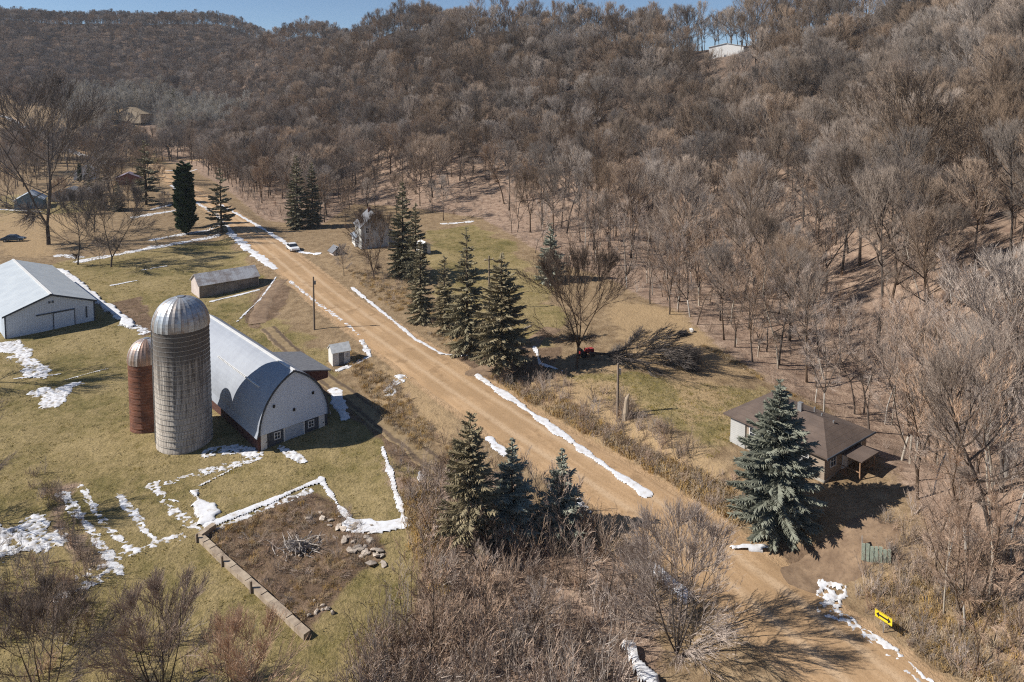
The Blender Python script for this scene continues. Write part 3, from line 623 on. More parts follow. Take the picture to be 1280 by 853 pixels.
d_ = MB().box(3.0, -.07, .45, 3.9, -.0-.005, 2.5).build('door', M['white'], hs); MB().box(3.75, -.13, 1.4, 3.82, -.071, 1.5).build('handle', M['black'], d_)
pc = MB(); pc.box(2.2, -2.1, .25, 5.0, -.06, .42); pch = pc.build('porch', M['wood'], hs)
for x in (2.3, 4.8): MB().box(x, -2.05, .42, x+.1, -1.95, 2.3).build('post', M['wood'], pch)
MB().box(2.1, -2.3, 2.3, 5.1, -.06, 2.42).build('porch_roof', M['brown_shingle'], pch)
for x in (2.3, 4.85): MB().box(x, -1.95, 1.15, x+.06, -.1, 1.22).build('railing', M['wood'], pch)
MB().box(3.9, -2.05, 1.15, 4.8, -1.98, 1.22).build('railing', M['wood'], pch)
stp = MB()
for k in range(5): stp.box(2.5, -2.1-.32*(k+1), .25-.2*(k+1), 3.8, -2.1-.32*k, .25-.2*k+.0)
stp.build('steps', M['wood'], hs)
# ------------------------------------------------------------------ white farmhouse behind the spruces
p = W(476, 309)
fh = thing('farmhouse', 'two-storey white farmhouse behind the row of dark spruces', 'house', (p.x, p.y, p.z-.1), R(24))
mb = MB(); gable_body(mb, -4.6, 2.0, 0, 7.5, -.5, 5.2, 8.2); mb.build('wall', M['off_white'], fh)
mb = MB(); gable_roof(mb, -4.6, 2.0, 0, 7.5, 5.22, 8.22, .14, .35, .35); mb.build('roof', M['grey_roof'], fh)
for x in (-3.6, -.2):
    for z in (1.0, 3.6): window(fh, x, z, x+.9, z+1.4, 0)
window(fh, -1.75, 5.9, -1.0, 7.0, 0)
for y in (1.2, 4.6): window(fh, y, 3.5, y+.9, 4.8, 2.0, 1, ax='y')
MB().box(-1.9, 4.6, 7.2, -1.3, 5.2, 9.1).build('chimney', M['brick_dark'], fh)
pw = MB(); pw.box(2.0, 1.0, -.4, 4.6, 5.5, 2.6); pw_ = pw.build('side_wing', M['off_white'], fh); MB().sheet([(2.0, 3.7), (4.9, 2.6)], .7, 5.8, .12).build('roof', M['grey_roof'], pw_)
def small_house(name, label, px, py, rz, w, l, e, r, wall, roof, nwin=2, cat='house', dy=0):
    p = W(px, py); t = thing(name, label, cat, (p.x, p.y, p.z-.1), rz)
    mb = MB(); gable_body(mb, 0, w, 0, l, -1.2, e, r); mb.build('wall', wall, t)
    mb = MB(); gable_roof(mb, 0, w, 0, l, e+.02, r+.02, .12, .35, .35); mb.build('roof', roof, t)
    for k in range(nwin):
        x = w*(k+.6)/(nwin+.4); window(t, x-.5, 1.0, x+.5, 2.1, 0); y = l*(k+.5)/nwin; window(t, y-.6, 1.0, y+.6, 2.1, 0, -1, ax='y')
    d_ = MB().box(w*.48-.45, -.06, 0, w*.48+.45, -.01, 2.05).build('door', M['trim_dark'], t); return t
small_house('garage', 'low garage with a grey roof beside the white farmhouse', 444, 309, R(20), 5.0, 6.5, 2.2, 3.4, M['white'], simple('blue_grey_tin', (.30,.34,.39), rough=.45), 1, 'garage')
small_house('chicken_coop', 'tiny pale lean coop on the bare bank near the parked car', 417, 320, R(35), 2.2, 2.6, 1.0, 2.0, M['board_end'], M['grey_roof'], 0, 'coop')
small_house('ridge_house', 'white house on the hilltop seen between bare trunks', 886, 75, R(-30), 14, 9.0, 5.2, 6.6, M['white'], M['white'], 3)
cream = simple('cream_siding', (.52,.42,.30), rough=.8); blue = simple('blue_grey_siding', (.15,.22,.28), (.11,.16,.2), 2, .7)
small_house('valley_barn', 'long tan barn at the foot of the far wooded hill', 147, 152, R(-16), 22, 14, 6.0, 11.0, cream, simple('tan_tin', (.50,.40,.27), (.38,.29,.19), 1, .6), 0, 'barn')
small_house('cabin', 'orange-brown cabin below the long tan barn', 147, 160, R(8), 8, 8, 3.0, 5.0, simple('orange_board', (.42,.22,.09)), simple('brown_tin', (.25,.15,.09)), 1)
small_house('cottage', 'blue-grey cottage with a snowy roof by the big bare yard tree', 18, 263, R(28), 8, 10, 3.2, 5.6, blue, simple('snowy_roof', (.55,.60,.65), (.16,.2,.24), .7, .7, lo=.45, hi=.55), 2)
small_house('white_cottage', 'small white cottage among evergreens near the road bend', 92, 225, R(20), 9, 8, 4.0, 6.5, M['white'], M['white'], 2)
small_house('dark_roofed_house', 'grey house with a long dark roof beside the blue-grey cottage', 60, 253, R(15), 12, 8, 2.8, 4.8, M['board_end'], M['grey_roof'], 2)
small_house('lilac_roofed_house', 'red-sided house with a dusky lilac roof near the road bend', 145, 232, R(24), 9, 8, 3.0, 5.0, simple('red_siding', (.30,.12,.10)), simple('lilac_roof', (.26,.22,.28)), 1)
small_house('yellow_shed', 'cream gabled shed beside a small yellowing shrub', 96, 250, R(10), 5.5, 4, 2.2, 4.0, simple('cream_paint', (.7,.52,.36)), M['white'], 0, 'shed')
small_house('woodland_house', 'white house half hidden by trees above the side road', 326, 199, R(12), 13, 9, 4.2, 7.0, M['white'], M['grey_roof'], 2)
small_house('lawn_shed', 'small white shed on the lawn behind the spruces', 525, 319, R(30), 2.6, 2.6, 2.1, 2.9, M['white'], M['white'], 0, 'shed')
# ------------------------------------------------------------------ cars
def car(label, px, py, rz, paint, sc=1.0):
    p = W(px, py); t = thing('parked_car', label, 'car', (p.x, p.y, p.z+.05), rz); t.scale = (sc,)*3
    def hull(poly, hw_, top_in, z_sh):
        mb = MB(); k = len(poly); V = []
        for s in (-1, 1):
            for x, z in poly: V.append((x, s*(hw_-(top_in if z > z_sh else 0)), z))
        fs = [tuple(range(k)), tuple(range(2*k-1, k-1, -1))]+[(i+k, (i+1) % k+k, (i+1) % k, i) for i in range(k)]
        return mb.add(V, [f for f in fs])
    body = hull([(-2.2,.35),(2.2,.35),(2.25,.6),(2.1,.78),(1.1,.92),(-1.5,.95),(-2.15,.9),(-2.25,.6)], .88, .06, .7).build('body', paint, t)
    hull([(1.15,.9),(.45,1.40),(-1.05,1.42),(-1.75,.93)], .84, .16, 1.0).build('cabin', M['glass'], t)
    hull([(.42,1.395),(.35,1.46),(-.98,1.48),(-1.04,1.415)], .70, .03, 1.42).build('roof', paint, t)
    for x in (-1.35, 1.35):
        for s in (-1, 1):
            wh = MB().tube([(x, s*.70, .33), (x, s*.90, .33)], [.33, .33], 16).build('wheel', M['black'], t); MB().tube([(x, s*.895, .33), (x, s*.915, .33)], [.19, .19], 12).build('rim', M['galv'], wh)
    for s in (-1, 1):
        MB().box(2.16, s*.62-.16, .6, 2.26, s*.62+.16, .74).build('headlight', M['white'], t); MB().box(-2.27, s*.66-.14, .64, -2.18, s*.66+.14, .8).build('taillight', M['rust'], t)
    return t
car('white car parked on the gravel road edge by the snow line', 366, 313, math.atan2(-.84, .54), simple('white_car_paint', (.78,.79,.80), (.72,.73,.75), 1, .25, spec=.5), 1.15)
car('dark car parked on tan grass near the machine shed', 17, 302, R(12), simple('dark_car_paint', (.05,.06,.07), rough=.25, spec=.5), 1.2)
# ------------------------------------------------------------------ arrow sign, poles, small things
p = W(1104, 791); sg = thing('arrow_sign', 'yellow double-headed arrow road sign on a post above the snowy verge', 'sign', p, R(-57)); sg.scale = (.76,)*3
MB().tube([(0, 0, -.3), (0, 0, 1.55)], [.045, .04], 8).build('post', M['galv'], sg)
my = simple('sign_yellow', (.80,.58,.03), (.76,.54,.03), 2, .4)
pl = MB().box(-.78, -.04, 1.1, .78, -.01+.0, 1.85); pl.v = [(x, y-.02, z) for x, y, z in pl.v]; plate = pl.build('plate', my, sg)
bd = MB(); bd.box(-.40, -.072, 1.40, .40, -.061, 1.56)
for s in (-1, 1): bd.add([(s*.40,-.072,1.22),(s*.68,-.072,1.48),(s*.40,-.072,1.74),(s*.40,-.061,1.22),(s*.68,-.061,1.48),(s*.40,-.061,1.74)], [(0,1,2) if s > 0 else (2,1,0), (5,4,3) if s > 0 else (3,4,5), (0,3,4,1), (1,4,5,2), (2,5,3,0)])
bd.build('arrow', M['black'], plate)
bp = MB(); bp.box(-.78,-.07,1.80,.78,-.062,1.83); bp.box(-.78,-.07,1.12,.78,-.062,1.15); bp.build('border', M['black'], plate)
mpole = simple('pole_wood', (.27,.215,.165), (.17,.135,.105), 3, .9, stretch=(4, 4, .4))
def pole(label, px, py, top, arm=True, lean=0.0):
    p = W(px, py); h = (py-top)/F*p.y*1.02; t = thing('utility_pole', label, 'pole', p, R(30))
    MB().tube([(0, 0, -.4), (lean*.5, 0, h*.5), (lean, 0, h)], [.17, .15, .11], 8).build('post', mpole, t)
    if arm:
        c_ = MB().box(lean-.9, -.06, h-.75, lean+.9, .06, h-.62).build('crossarm', mpole, t)
        for x in (-.75, .75): MB().lathe([(.05, h-.62), (.06, h-.5), (.03, h-.45), (.005, h-.44)], 8, (lean+x, 0)).build('insulator', M['white'], c_)
    else: MB().tube([(lean+.25, 0, h-1.3), (lean+.25, 0, h-.7)], [.16, .16], 10).build('transformer', M['galv'], t)
pole('bare wooden pole on the grass verge beyond the corn crib', 393, 412.5, 345, False)
pole('wooden pole with a crossarm rising behind the tall spruces', 611.5, 388, 319)
pole('short wooden pole above the brushy bank next to a broken stump', 772, 520, 452, False)
p = W(782, 524); MB().tube([(0,0,-.3),(.05,0,.8),(.12,.05,1.6),(.15,.05,2.3),(.4,.1,2.9)], [.42,.33,.30,.24,.03], 9).build('tree_stump', simple('pale_deadwood', (.42,.34,.25), (.28,.22,.16), 3, .9, stretch=(3,3,.5))).location = p
tag(bpy.data.objects['tree_stump'], 'tall broken pale stump on the brushy bank beside a pole', 'stump')
# low retaining wall round the sunken garden
def wall_run(pa, pb, h, t):
    a, b_ = W(*pa), W(*pb); d = (b_-a); d.z = 0; L = d.length; rz = math.atan2(d.y, d.x); k = max(2, int(L/1.1)); mb = MB()
    for i in range(k):
        x0 = L*i/k; x1 = L*(i+1)/k; q = a+d*((i+.5)/k); z = float(gz(q.x, q.y))-a.z; j = random.uniform(-.05, .05); mb.box(x0+.001, -t/2+j*.4, z-.4, x1-.001, t/2+j*.4, z+h+random.uniform(-.02, .02))
    return mb, a, rz
mst = simple('pale_stone_wall', (.44,.36,.27), (.28,.22,.165), 1.6, .95, bmp=.5)
mb, a, rz = wall_run((250, 674), (384, 798), .42, .55); gw = thing('garden_wall', 'low pale stone retaining wall around the sunken garden', 'wall', a, rz); mb.build('long_wall', mst, gw)
mb2, a2, rz2 = wall_run((268, 661), (250, 674), .5, .5); o_ = mb2.build('short_wall', mst, gw); o_.rotation_euler = (0, 0, rz2-rz); dv = a2-a; o_.location = (dv.x*math.cos(rz)+dv.y*math.sin(rz), -dv.x*math.sin(rz)+dv.y*math.cos(rz), dv.z)
for x in (0.15, 4.6, 9.2): MB().box(x, -.45, -.3, x+.14, -.29, .75).build('post', mpole, gw)
def rock_mesh(seed, flat=1.0):
    r = random.Random(seed); import bmesh; bm = bmesh.new(); bmesh.ops.create_icosphere(bm, subdivisions=1, radius=.5)
    ax = (r.uniform(.8, 1.3), r.uniform(.6, 1.0), flat*r.uniform(.6, 1.0))
    for v in bm.verts:
        n_ = float(fbm(v.co.x*2+seed, v.co.y*2+v.co.z*3, seed, 2))-.5; v.co = Vector((v.co.x*ax[0], v.co.y*ax[1], v.co.z*ax[2]))*(1+n_*1.3)
    me = bpy.data.meshes.new('stone'); bm.to_mesh(me); bm.free(); me.polygons.foreach_set('use_smooth', np.zeros(len(me.polygons), bool)); me.materials.append(M['stone']); return me
M['stone'] = simple('pale_limestone', (.50,.43,.36), (.33,.28,.23), 3, .9, rand=.25, bmp=.4)
rocks = [rock_mesh(i) for i in range(4)]; slabs = [rock_mesh(i+9, .35) for i in range(4)]
def scatter_rock(name, meshes, n_, cx_, cy_, rx, ry, s0, s1, label, group, ang=0.0):
    k = 0
    while k < n_:
        u, v = random.gauss(0, .5), random.gauss(0, .5)
        if abs(u) > 1.2 or abs(v) > 1.2: continue
        px, py = cx_+u*rx*math.cos(ang)-v*ry*math.sin(ang), cy_+u*rx*math.sin(ang)+v*ry*math.cos(ang); p = W(px, py); s = random.uniform(s0, s1)
        o = put(name, meshes[k % 4]); o.location = p+Vector((0, 0, s*.12)); o.scale = (s,)*3; o.rotation_euler = (random.uniform(-.3, .3), random.uniform(-.3, .3), random.uniform(0, 6.28)); tag(o, label, 'stone', group); k += 1
scatter_rock('stone', rocks, 16, 374, 683, 34, 19, .15, .4, 'rough pale stone in the heap at the centre of the sunken garden', 'stones heaped in the sunken garden')
scatter_rock('flat_stone', slabs, 22, 456, 688, 30, 13, .35, 1.0, 'flat pale slab on the far rim of the sunken garden by the lawn', 'flat slabs on the garden rim', .6)
scatter_rock('flat_stone', slabs, 20, 425, 655, 40, 13, .35, 1.0, 'flat pale slab at the sunken garden corner by the snowy path', 'flat slabs at the garden corner', .35)
scatter_rock('stone', rocks, 10, 398, 762, 22, 10, .25, .55, 'reddish rubble stone at the near tip of the sunken garden', 'rubble at the garden tip')
o = put('white_boulder', rocks[1]); p = W(865, 415); o.location = p+Vector((0,0,.2)); o.scale = (1.1,)*3; o.data = rocks[1].copy(); o.data.materials[0] = M['white']; tag(o, 'bright white boulder where the tan clearing meets the wood', 'boulder')
# weathered pale green panels of a crate in the brush
p = W(1095, 703); cr_ = thing('wooden_crate', 'weathered pale green slatted crate in brush beside the dirt drive', 'crate', p, R(-25))
mg_ = simple('pale_green_paint', (.36,.42,.34), (.26,.29,.23), 4, .85)
for k in range(7): MB().box(-1.0+k*.29, -.03, -.1, -.76+k*.29, .03, 1.25+.08*math.sin(k*2.1)).build('plank', mg_, cr_)
for z in (.2, .95): MB().box(-1.0, .032, z, 1.0, .09, z+.1).build('rail', M['board'], cr_)
MB().box(-.98, .05, -.1, -.9, 1.3, 1.1).build('side_panel', M['board'], cr_); MB().box(.9, .1, -.1, .98, 1.3, 1.1).build('side_panel', M['board'], cr_)
# small red garden tractor
p = W(733, 445); tt = thing('garden_tractor', 'small red garden tractor behind the spreading bare yard tree', 'tractor', p, R(20)); mrd = simple('red_paint', (.40,.05,.045), rough=.4)
MB().box(-.2, -.35, .45, 1.0, .35, 1.0).build('hood', mrd, tt); MB().box(-1.0, -.45, .4, -.22, .45, .62).build('body', mrd, tt); MB().box(-.85, -.28, .63, -.4, .28, .75).add([(-.9,-.28,.75),(-.8,-.28,.75),(-.8,.28,.75),(-.9,.28,.75),(-1.0,-.28,1.25),(-.92,-.28,1.25),(-.92,.28,1.25),(-1.0,.28,1.25)], [(0,3,2,1),(4,5,6,7),(0,1,5,4),(1,2,6,5),(2,3,7,6),(3,0,4,7)]).build('seat', M['black'], tt)
for x, r_, s in ((.7, .28, 1), (.7, .28, -1), (-.65, .45, 1), (-.65, .45, -1)): MB().tube([(x, s*.42, r_), (x, s*.66, r_)], [r_, r_], 14).build('wheel', M['black'], tt)
MB().tube([(-.15, 0, .95), (-.3, 0, 1.2)], [.03, .03], 6).build('steering_column', M['black'], tt)
# fallen pale log behind the spruces
a, b_ = W(617, 432), W(664, 414); lg = MB().tube([a+Vector((0,0,.25)), a.lerp(b_, .4)+Vector((0,0,.45)), b_+Vector((0,0,.8))], [.3, .25, .16], 9); lo_ = lg.build('fallen_log', simple('pale_log', (.50,.44,.36), (.30,.26,.21), 3, .9)); tag(lo_, 'pale fallen log lying in the shade behind the last spruce', 'log')

r_ = random.Random(5); bp_ = MB()
for k in range(170):
    a = r_.uniform(0, 6.28); q = abs(r_.gauss(0, .55)); p0 = Vector((q*math.cos(a)*1.6, q*math.sin(a)*1.1, max(.02, .75-q*.6)*r_.random())); e = r_.uniform(-.25, .5); b_ = r_.uniform(0, 6.28); L = r_.uniform(.4, 1.5)
    d = Vector((math.cos(b_)*math.cos(e), math.sin(b_)*math.cos(e), math.sin(e))); bp_.tube([p0, p0+d*L*.5+Vector((0, 0, r_.uniform(-.05, .08))), p0+d*L], [.05, .04, .012], 4, 0)
o = bp_.build('brush_pile', simple('grey_sticks', (.50,.46,.42), (.26,.22,.19), 4, .9)); o.location = W(373, 686); tag(o, 'heap of grey dead sticks and stones at the middle of the sunken garden', 'brush pile')
# ------------------------------------------------------------------ trees
def bark(name, c1, c2, rand=.25):
    m, nt, b = new_mat(name); b.inputs['Roughness'].default_value = .95; b.inputs['Specular IOR Level'].default_value = .05
    c = ramp(nt, noise(nt, coords(nt, 'Object', (1, 1, .35)), 3, 4), [(.35, c2), (.65, c1)])
    oi = nd(nt, 'ShaderNodeObjectInfo'); hs = nd(nt, 'ShaderNodeHueSaturation'); nt.links.new(c, hs.inputs['Color'])
    nt.links.new(maprange(nt, oi.outputs['Random'], 0, 1, 1-rand, 1+rand), hs.inputs['Value'])
    wn = nd(nt, 'ShaderNodeTexWhiteNoise', noise_dimensions='1D'); nt.links.new(oi.outputs['Random'], wn.inputs['W']); nt.links.new(maprange(nt, wn.outputs['Value'], 0, 1, .7, 1.35), hs.inputs['Saturation'])
    nt.links.new(hs.outputs[0], b.inputs['Base Color']); return m
BK = bark('bark', (.13,.098,.075), (.065,.05,.04)); TW = bark('twig_bark', (.375,.305,.248), (.245,.195,.158), .36)
BKP = bark('pale_bark', (.48,.44,.38), (.30,.27,.23), .1); TWP = bark('pinkish_twig', (.50,.39,.31), (.35,.265,.21), .22); TWD = bark('dark_twig', (.21,.17,.142), (.14,.112,.092), .2)
class TreeGen:
    def __init__(s, seed): s.cen = None; s.r = random.Random(seed); s.t = MB(); s.c = MB()
    def path(s, p, d, L, n, wob, up=0.0):
        q = [Vector(p)]; d = Vector(d).normalized()
        for _ in range(n):
            d = (d+Vector((s.r.gauss(0, wob), s.r.gauss(0, wob), s.r.gauss(0, wob*.7)+up))).normalized(); q.append(q[-1]+d*L/n)
        return q
    def off(s, d, a, az):
        d = d.normalized(); u = d.cross(Vector((0, 0, 1)) if abs(d.z) < .95 else Vector((1, 0, 0))).normalized(); w_ = d.cross(u)
        return d*math.cos(a)+(u*math.cos(az)+w_*math.sin(az))*math.sin(a)
    def twigs(s, path, r0, depth, num, ln, ang=(.35, .85), start=.15, up=.1):
        for k in range(num):
            t = start+(1-start)*(k+s.r.random())/num; i = min(int(t*(len(path)-1)), len(path)-2); f = t*(len(path)-1)-i
            p = path[i].lerp(path[i+1], f); d = s.off(path[i+1]-path[i], s.r.uniform(*ang), s.r.uniform(0, 6.283)); d.z += .2; d = s.rad_(d, p)
            L = ln*s.r.uniform(.55, 1.15)*(1-.35*t)
            if depth == 0:
                q = s.path(p, d, L, 1, .1, up); s.c.tube(q, [r0, 0], 3, 0, False)
            else:
                q = s.path(p, d, L, 2, .16, up); s.c.tube(q, [r0, r0*.8, 0], 3, 0, False); s.twigs(q, r0*.72, depth-1, s.n_sub, L*.6, (.4, .9), .15, up)
    def surf(s, p, d):
        a, b_ = s.ell; q = Vector(p)-s.mid; d = d.normalized(); q = Vector((q.x/a, q.y/a, q.z/b_)); e = Vector((d.x/a, d.y/a, d.z/b_)); A_ = e.dot(e); B_ = q.dot(e); C_ = q.dot(q)-1; D_ = B_*B_-A_*C_
        return 0 if D_ <= 0 else max(0, (-B_+math.sqrt(D_))/A_)
    def rad_(s, d, p, k=.35):
        if s.cen is None: return d
        o_ = Vector(p)-s.cen
        return (d.normalized()+o_.normalized()*k).normalized() if o_.length > .3 else d
    def tree(s, H, cb, spread, nl, el=(.5, 1.1), fork=1, lean=0.0, nb=11, nt_=9, ns=4, r0=None, wob=.06, tw=.0135):
        r0 = r0 or H*.0105; s.n_sub = ns; s.cen = Vector((0, 0, H*(.35+.3*cb))); s.ell = (spread, H*(1-cb)*.53); s.mid = Vector((lean*H*.6, 0, H*(1+cb)*.5)); base = Vector((0, 0, -.5)); stems = []
        if fork == 1: stems = [s.path(base, (lean, 0, 1), H*.86, 8, wob, .06)]
        else:
            tr = s.path(base, (lean, 0, 1), H*cb*.75, 4, wob*.6, .03); s.t.tube(tr, [r0*(1.25-.35*i/4) if i else r0*1.4 for i in range(5)], 7)
            a0 = s.r.uniform(0, 6.28); d0 = tr[-1]-tr[-2]
            for k in range(fork): stems.append(s.path(tr[-1], s.off(d0, s.r.uniform(.25, .5), a0+6.283*k/fork), H*(.92-cb*.75)*s.r.uniform(.85, 1), 6, wob, .09))
        for st in stems:
            n_ = len(st)-1; ra = r0*(1.0 if fork == 1 else .68)
            (s.t if fork == 1 else s.c).tube(st, [ra*(1.3 if i == 0 and fork == 1 else 1-.8*i/n_) for i in range(n_+1)], 7 if fork == 1 else 5, 0 if fork == 1 else 1, True)
            m = nl if fork == 1 else max(5, int(nl*1.5/fork)); az = s.r.uniform(0, 6.28); cbb = cb if fork == 1 else .1
            for k in range(m+1):
                t = cbb+(1-cbb)*(k/m)**.9; t = min(t, .995); i = min(int(t*n_), n_-1); p = st[i].lerp(st[i+1], t*n_-i); az += 2.4+s.r.gauss(0, .3)
                e = el[0]+(el[1]-el[0])*(k/m)+s.r.gauss(0, .1); d = Vector((math.cos(az)*math.cos(e), math.sin(az)*math.cos(e), math.sin(e)))
                L = max(.9, s.surf(p, d)*s.r.uniform(.66, .92))
                lp = s.path(p, d, L, 5, .11, .07); rl = ra*.5*(1-.45*k/m); s.c.tube(lp, [rl*(1-.82*j/5) for j in range(6)], 5, 1, False)
                for b_ in range(nb):
                    tb = .22+.78*(b_+s.r.random())/nb; j = min(int(tb*5), 4); q = lp[j].lerp(lp[j+1], min(1, tb*5-j)); d2 = s.off(lp[j+1]-lp[j], s.r.uniform(.4, .95), s.r.uniform(0, 6.28)); d2.z += .2; d2 = s.rad_(d2, q, .45)
                    bL = max(.5, min(L*.62, s.surf(q, d2)*1.02)*s.r.uniform(.75, 1.05)); bp_ = s.path(q, d2, bL, 3, .13, .05); rb = max(rl*.38*(1.1-.7*tb), tw); s.c.tube(bp_, [rb, rb*.75, rb*.5, 0], 4, 1 if b_ % 2 else 0, False)
                    s.twigs(bp_, tw, 1, nt_, min(1.5, spread*.24))
        return s
    def meshes(s, nm, tm, cm): return s.t.mesh(nm+'_trunk', tm, True), s.c.mesh(nm+'_crown', [cm, BK], False)
def joined(gen, nm, tm, cm):
    mb = MB(); mb.add(gen.t.v, gen.t.f, 0); mb.add(gen.c.v, gen.c.f, 1); mb.m = list(gen.t.m)+[1-q for q in gen.c.m]; return mb.mesh(nm, [tm, cm])
KINDS = []   # (generator arguments, words)
specs = [(dict(H=17, cb=.42, spread=5.8, nl=16, el=(.3, 1.1)), 'slender round-crowned bare tree'),
         (dict(H=18, cb=.46, spread=5.6, nl=16, el=(.5, 1.15)), 'tall fan-crowned bare tree'),
         (dict(H=16, cb=.34, spread=6.8, nl=17, el=(.15, 1.0)), 'broad level-limbed bare oak'),
         (dict(H=17, cb=.40, spread=5.8, nl=16, fork=2), 'fork-trunked bare tree'),
         (dict(H=19, cb=.50, spread=4.8, nl=16, el=(.5, 1.2)), 'narrow high-crowned bare tree'),
         (dict(H=17, cb=.38, spread=6.2, nl=17, fork=3, wob=.09), 'three-stemmed bare tree'),
         (dict(H=17, cb=.44, spread=5.8, nl=16, lean=.14, wob=.1), 'leaning crooked bare tree'),
         (dict(H=13, cb=.30, spread=4.8, nl=16, tw=.017), 'low dense-crowned bare tree')]
for i, (kw, words_) in enumerate(specs):
    g = TreeGen(100+i).tree(**kw); KINDS.append((g.meshes('bare_%d' % i, BK, TW), words_, kw['H'], g))
def inst(name, meshes, loc, rz, sc, label, cat, group=None, tilt=(0, 0), names=('trunk', 'crown'), sz=None):
    t = thing(name, label, cat, loc, rz, group); t.rotation_euler = (tilt[0], tilt[1], rz); t.scale = (sc, sc, sz or sc)
    for nm, me in zip(names, meshes): put(nm, me, t)
    return t
def tall(px, py, top): p = W(px, py); return p, max(1.0, (py-top)/F*p.y*1.02)
def hero(seed, kw, px, py, top, label, tm=BK, cm=TW, name='bare_tree', cat='tree', rz=0.0, tilt=(0, 0), H=None, group=None):
    p, h = tall(px, py, top); h = H or h; k = h/12.0
    q = dict(kw); q['H'] = 12; q['spread'] = kw['spread']/k if kw.get('abs') else kw['spread']; q.pop('abs', None)
    g = TreeGen(seed).tree(**q); return inst(name, g.meshes(name, tm, cm), p, rz, k, label, cat, group, tilt)
OPEN = dict(H=12, cb=.22, spread=6.6, nl=13, el=(.25, 1.1), nb=11, nt_=8, ns=4, tw=.019)
hero(1, dict(OPEN, spread=7.0, fork=3), 60, 306, 108, 'huge open bare tree with arching limbs at the edge of the tan yard', cm=TWD)
hero(2, OPEN, 97, 331, 243, 'bare yard tree with dark trunk at the snowy lawn edge, nearer the machine shed', cm=TWD)
hero(3, dict(OPEN, fork=2), 139, 334, 236, 'bare yard tree with dark trunk at the snowy lawn edge, nearer the road', cm=TWD)
hero(4, dict(OPEN, spread=7.6, cb=.3, fork=4, wob=.1), 721, 461, 318, 'wide spreading bare tree on the lawn beside a fallen crown', cm=TWD)
hero(5, dict(OPEN, cb=.2, fork=3), 468, 349, 268, 'low forked bare tree in front of the white farmhouse', cm=TWD)
hero(6, dict(OPEN, cb=.4, spread=5.2, nl=11), 1131, 290, 100, 'tall bare oak with a dark trunk standing above its neighbours on the slope', cm=TW)
hero(7, dict(OPEN, cb=.42, spread=4.8, fork=2, r0=.2), 1256, 600, 325, 'large bare tree with a thick pale trunk and forked dark limbs', tm=BKP, cm=TW)
hero(8, dict(OPEN, cb=.35, spread=3.4, nl=9, r0=.1, tw=.014), 1188, 505, 315, 'thin pale-trunked bare tree beside the thick pale-trunked tree', tm=BKP, cm=TWP)
hero(9, dict(OPEN, cb=.08, spread=6.5, fork=5, nl=15), 846, 822, 640, 'bare multi-stemmed tree casting long shadows onto the road', cm=TWP)
hero(19, dict(OPEN, cb=.1, fork=4, nl=13, spread=5.5, tw=.016), 800, 772, 672, 'bushy bare tree rising from the thicket beside the snow-edged road', cm=TWP)
hero(10, dict(OPEN, cb=.12, fork=5, nl=15, spread=5.5, tw=.02), 205, 900, 722, 'bare tree with upright pale stems below the snow-striped lawn', cm=TWP)
hero(11, dict(OPEN, cb=.15, fork=4, nl=14, tw=.02), 60, 905, 735, 'dense brown bare tree below the snow patch at the lawn edge', cm=TWD)
hero(12, dict(OPEN, cb=.12, fork=4, nl=14, tw=.02), 310, 930, 770, 'low bare tree in front of the garden wall', cm=TWP)
hero(13, dict(OPEN, spread=6.5), -70, 660, 500, 'bare tree at the edge of the lawn throwing shade on the snow', cm=TWD)
hero(14, dict(OPEN, spread=6.5), -60, 480, 340, 'bare tree beside the machine shed throwing thin shadows', cm=TWD)
for i, (px, py, top, w_) in enumerate([(118,205,140,'furthest from the road'),(40,200,118,'nearest the hillside field'),(265,188,150,'by the side road snow')]):
    hero(15+i, OPEN, px, py, top, 'dusky bare tree on the valley floor '+w_, cm=TWD)
p = W(742, 450); g = TreeGen(31).tree(**dict(OPEN, spread=5.2, fork=5, nl=22, cb=.22, nb=14, tw=.03, r0=.2))
inst('fallen_tree', g.meshes('fallen_tree', BK, TWD), p+Vector((0, 0, .9)), R(-14), 1.3, 'fallen bare tree with a tangled crown lying on the lawn', 'tree', None, (0, R(86))).scale = (.78, 1.0, 1.1)
for i, (px, py, k, sc, w_) in enumerate([(8,258,7,1.1,'behind the dark car'),(38,246,3,.9,'between the two low houses'),(78,268,7,.9,'on the tan yard beyond the huge tree'),(118,290,5,.8,'by the dark evergreens'),(160,262,7,.8,'near the lilac-roofed house'),(85,215,3,1.0,'by the white cottage'),(200,236,7,.7,'beside the road bend'),(14,222,5,1.0,'beyond the blue-grey cottage'),(125,330,7,.45,'at the snowy lawn edge, the smallest there'),(205,270,7,.6,'next to the columnar evergreens'),(165,215,2,.9,'by the side road junction'),(50,225,1,1.0,'behind the dark-roofed house'),(430,345,7,.5,'on the bank below the farmhouse'),(452,300,7,.6,'by the grey-roofed garage')]):
    inst('bare_tree', KINDS[k][0], W(px, py), i*1.3, sc, KINDS[k][1]+' '+w_, 'tree')
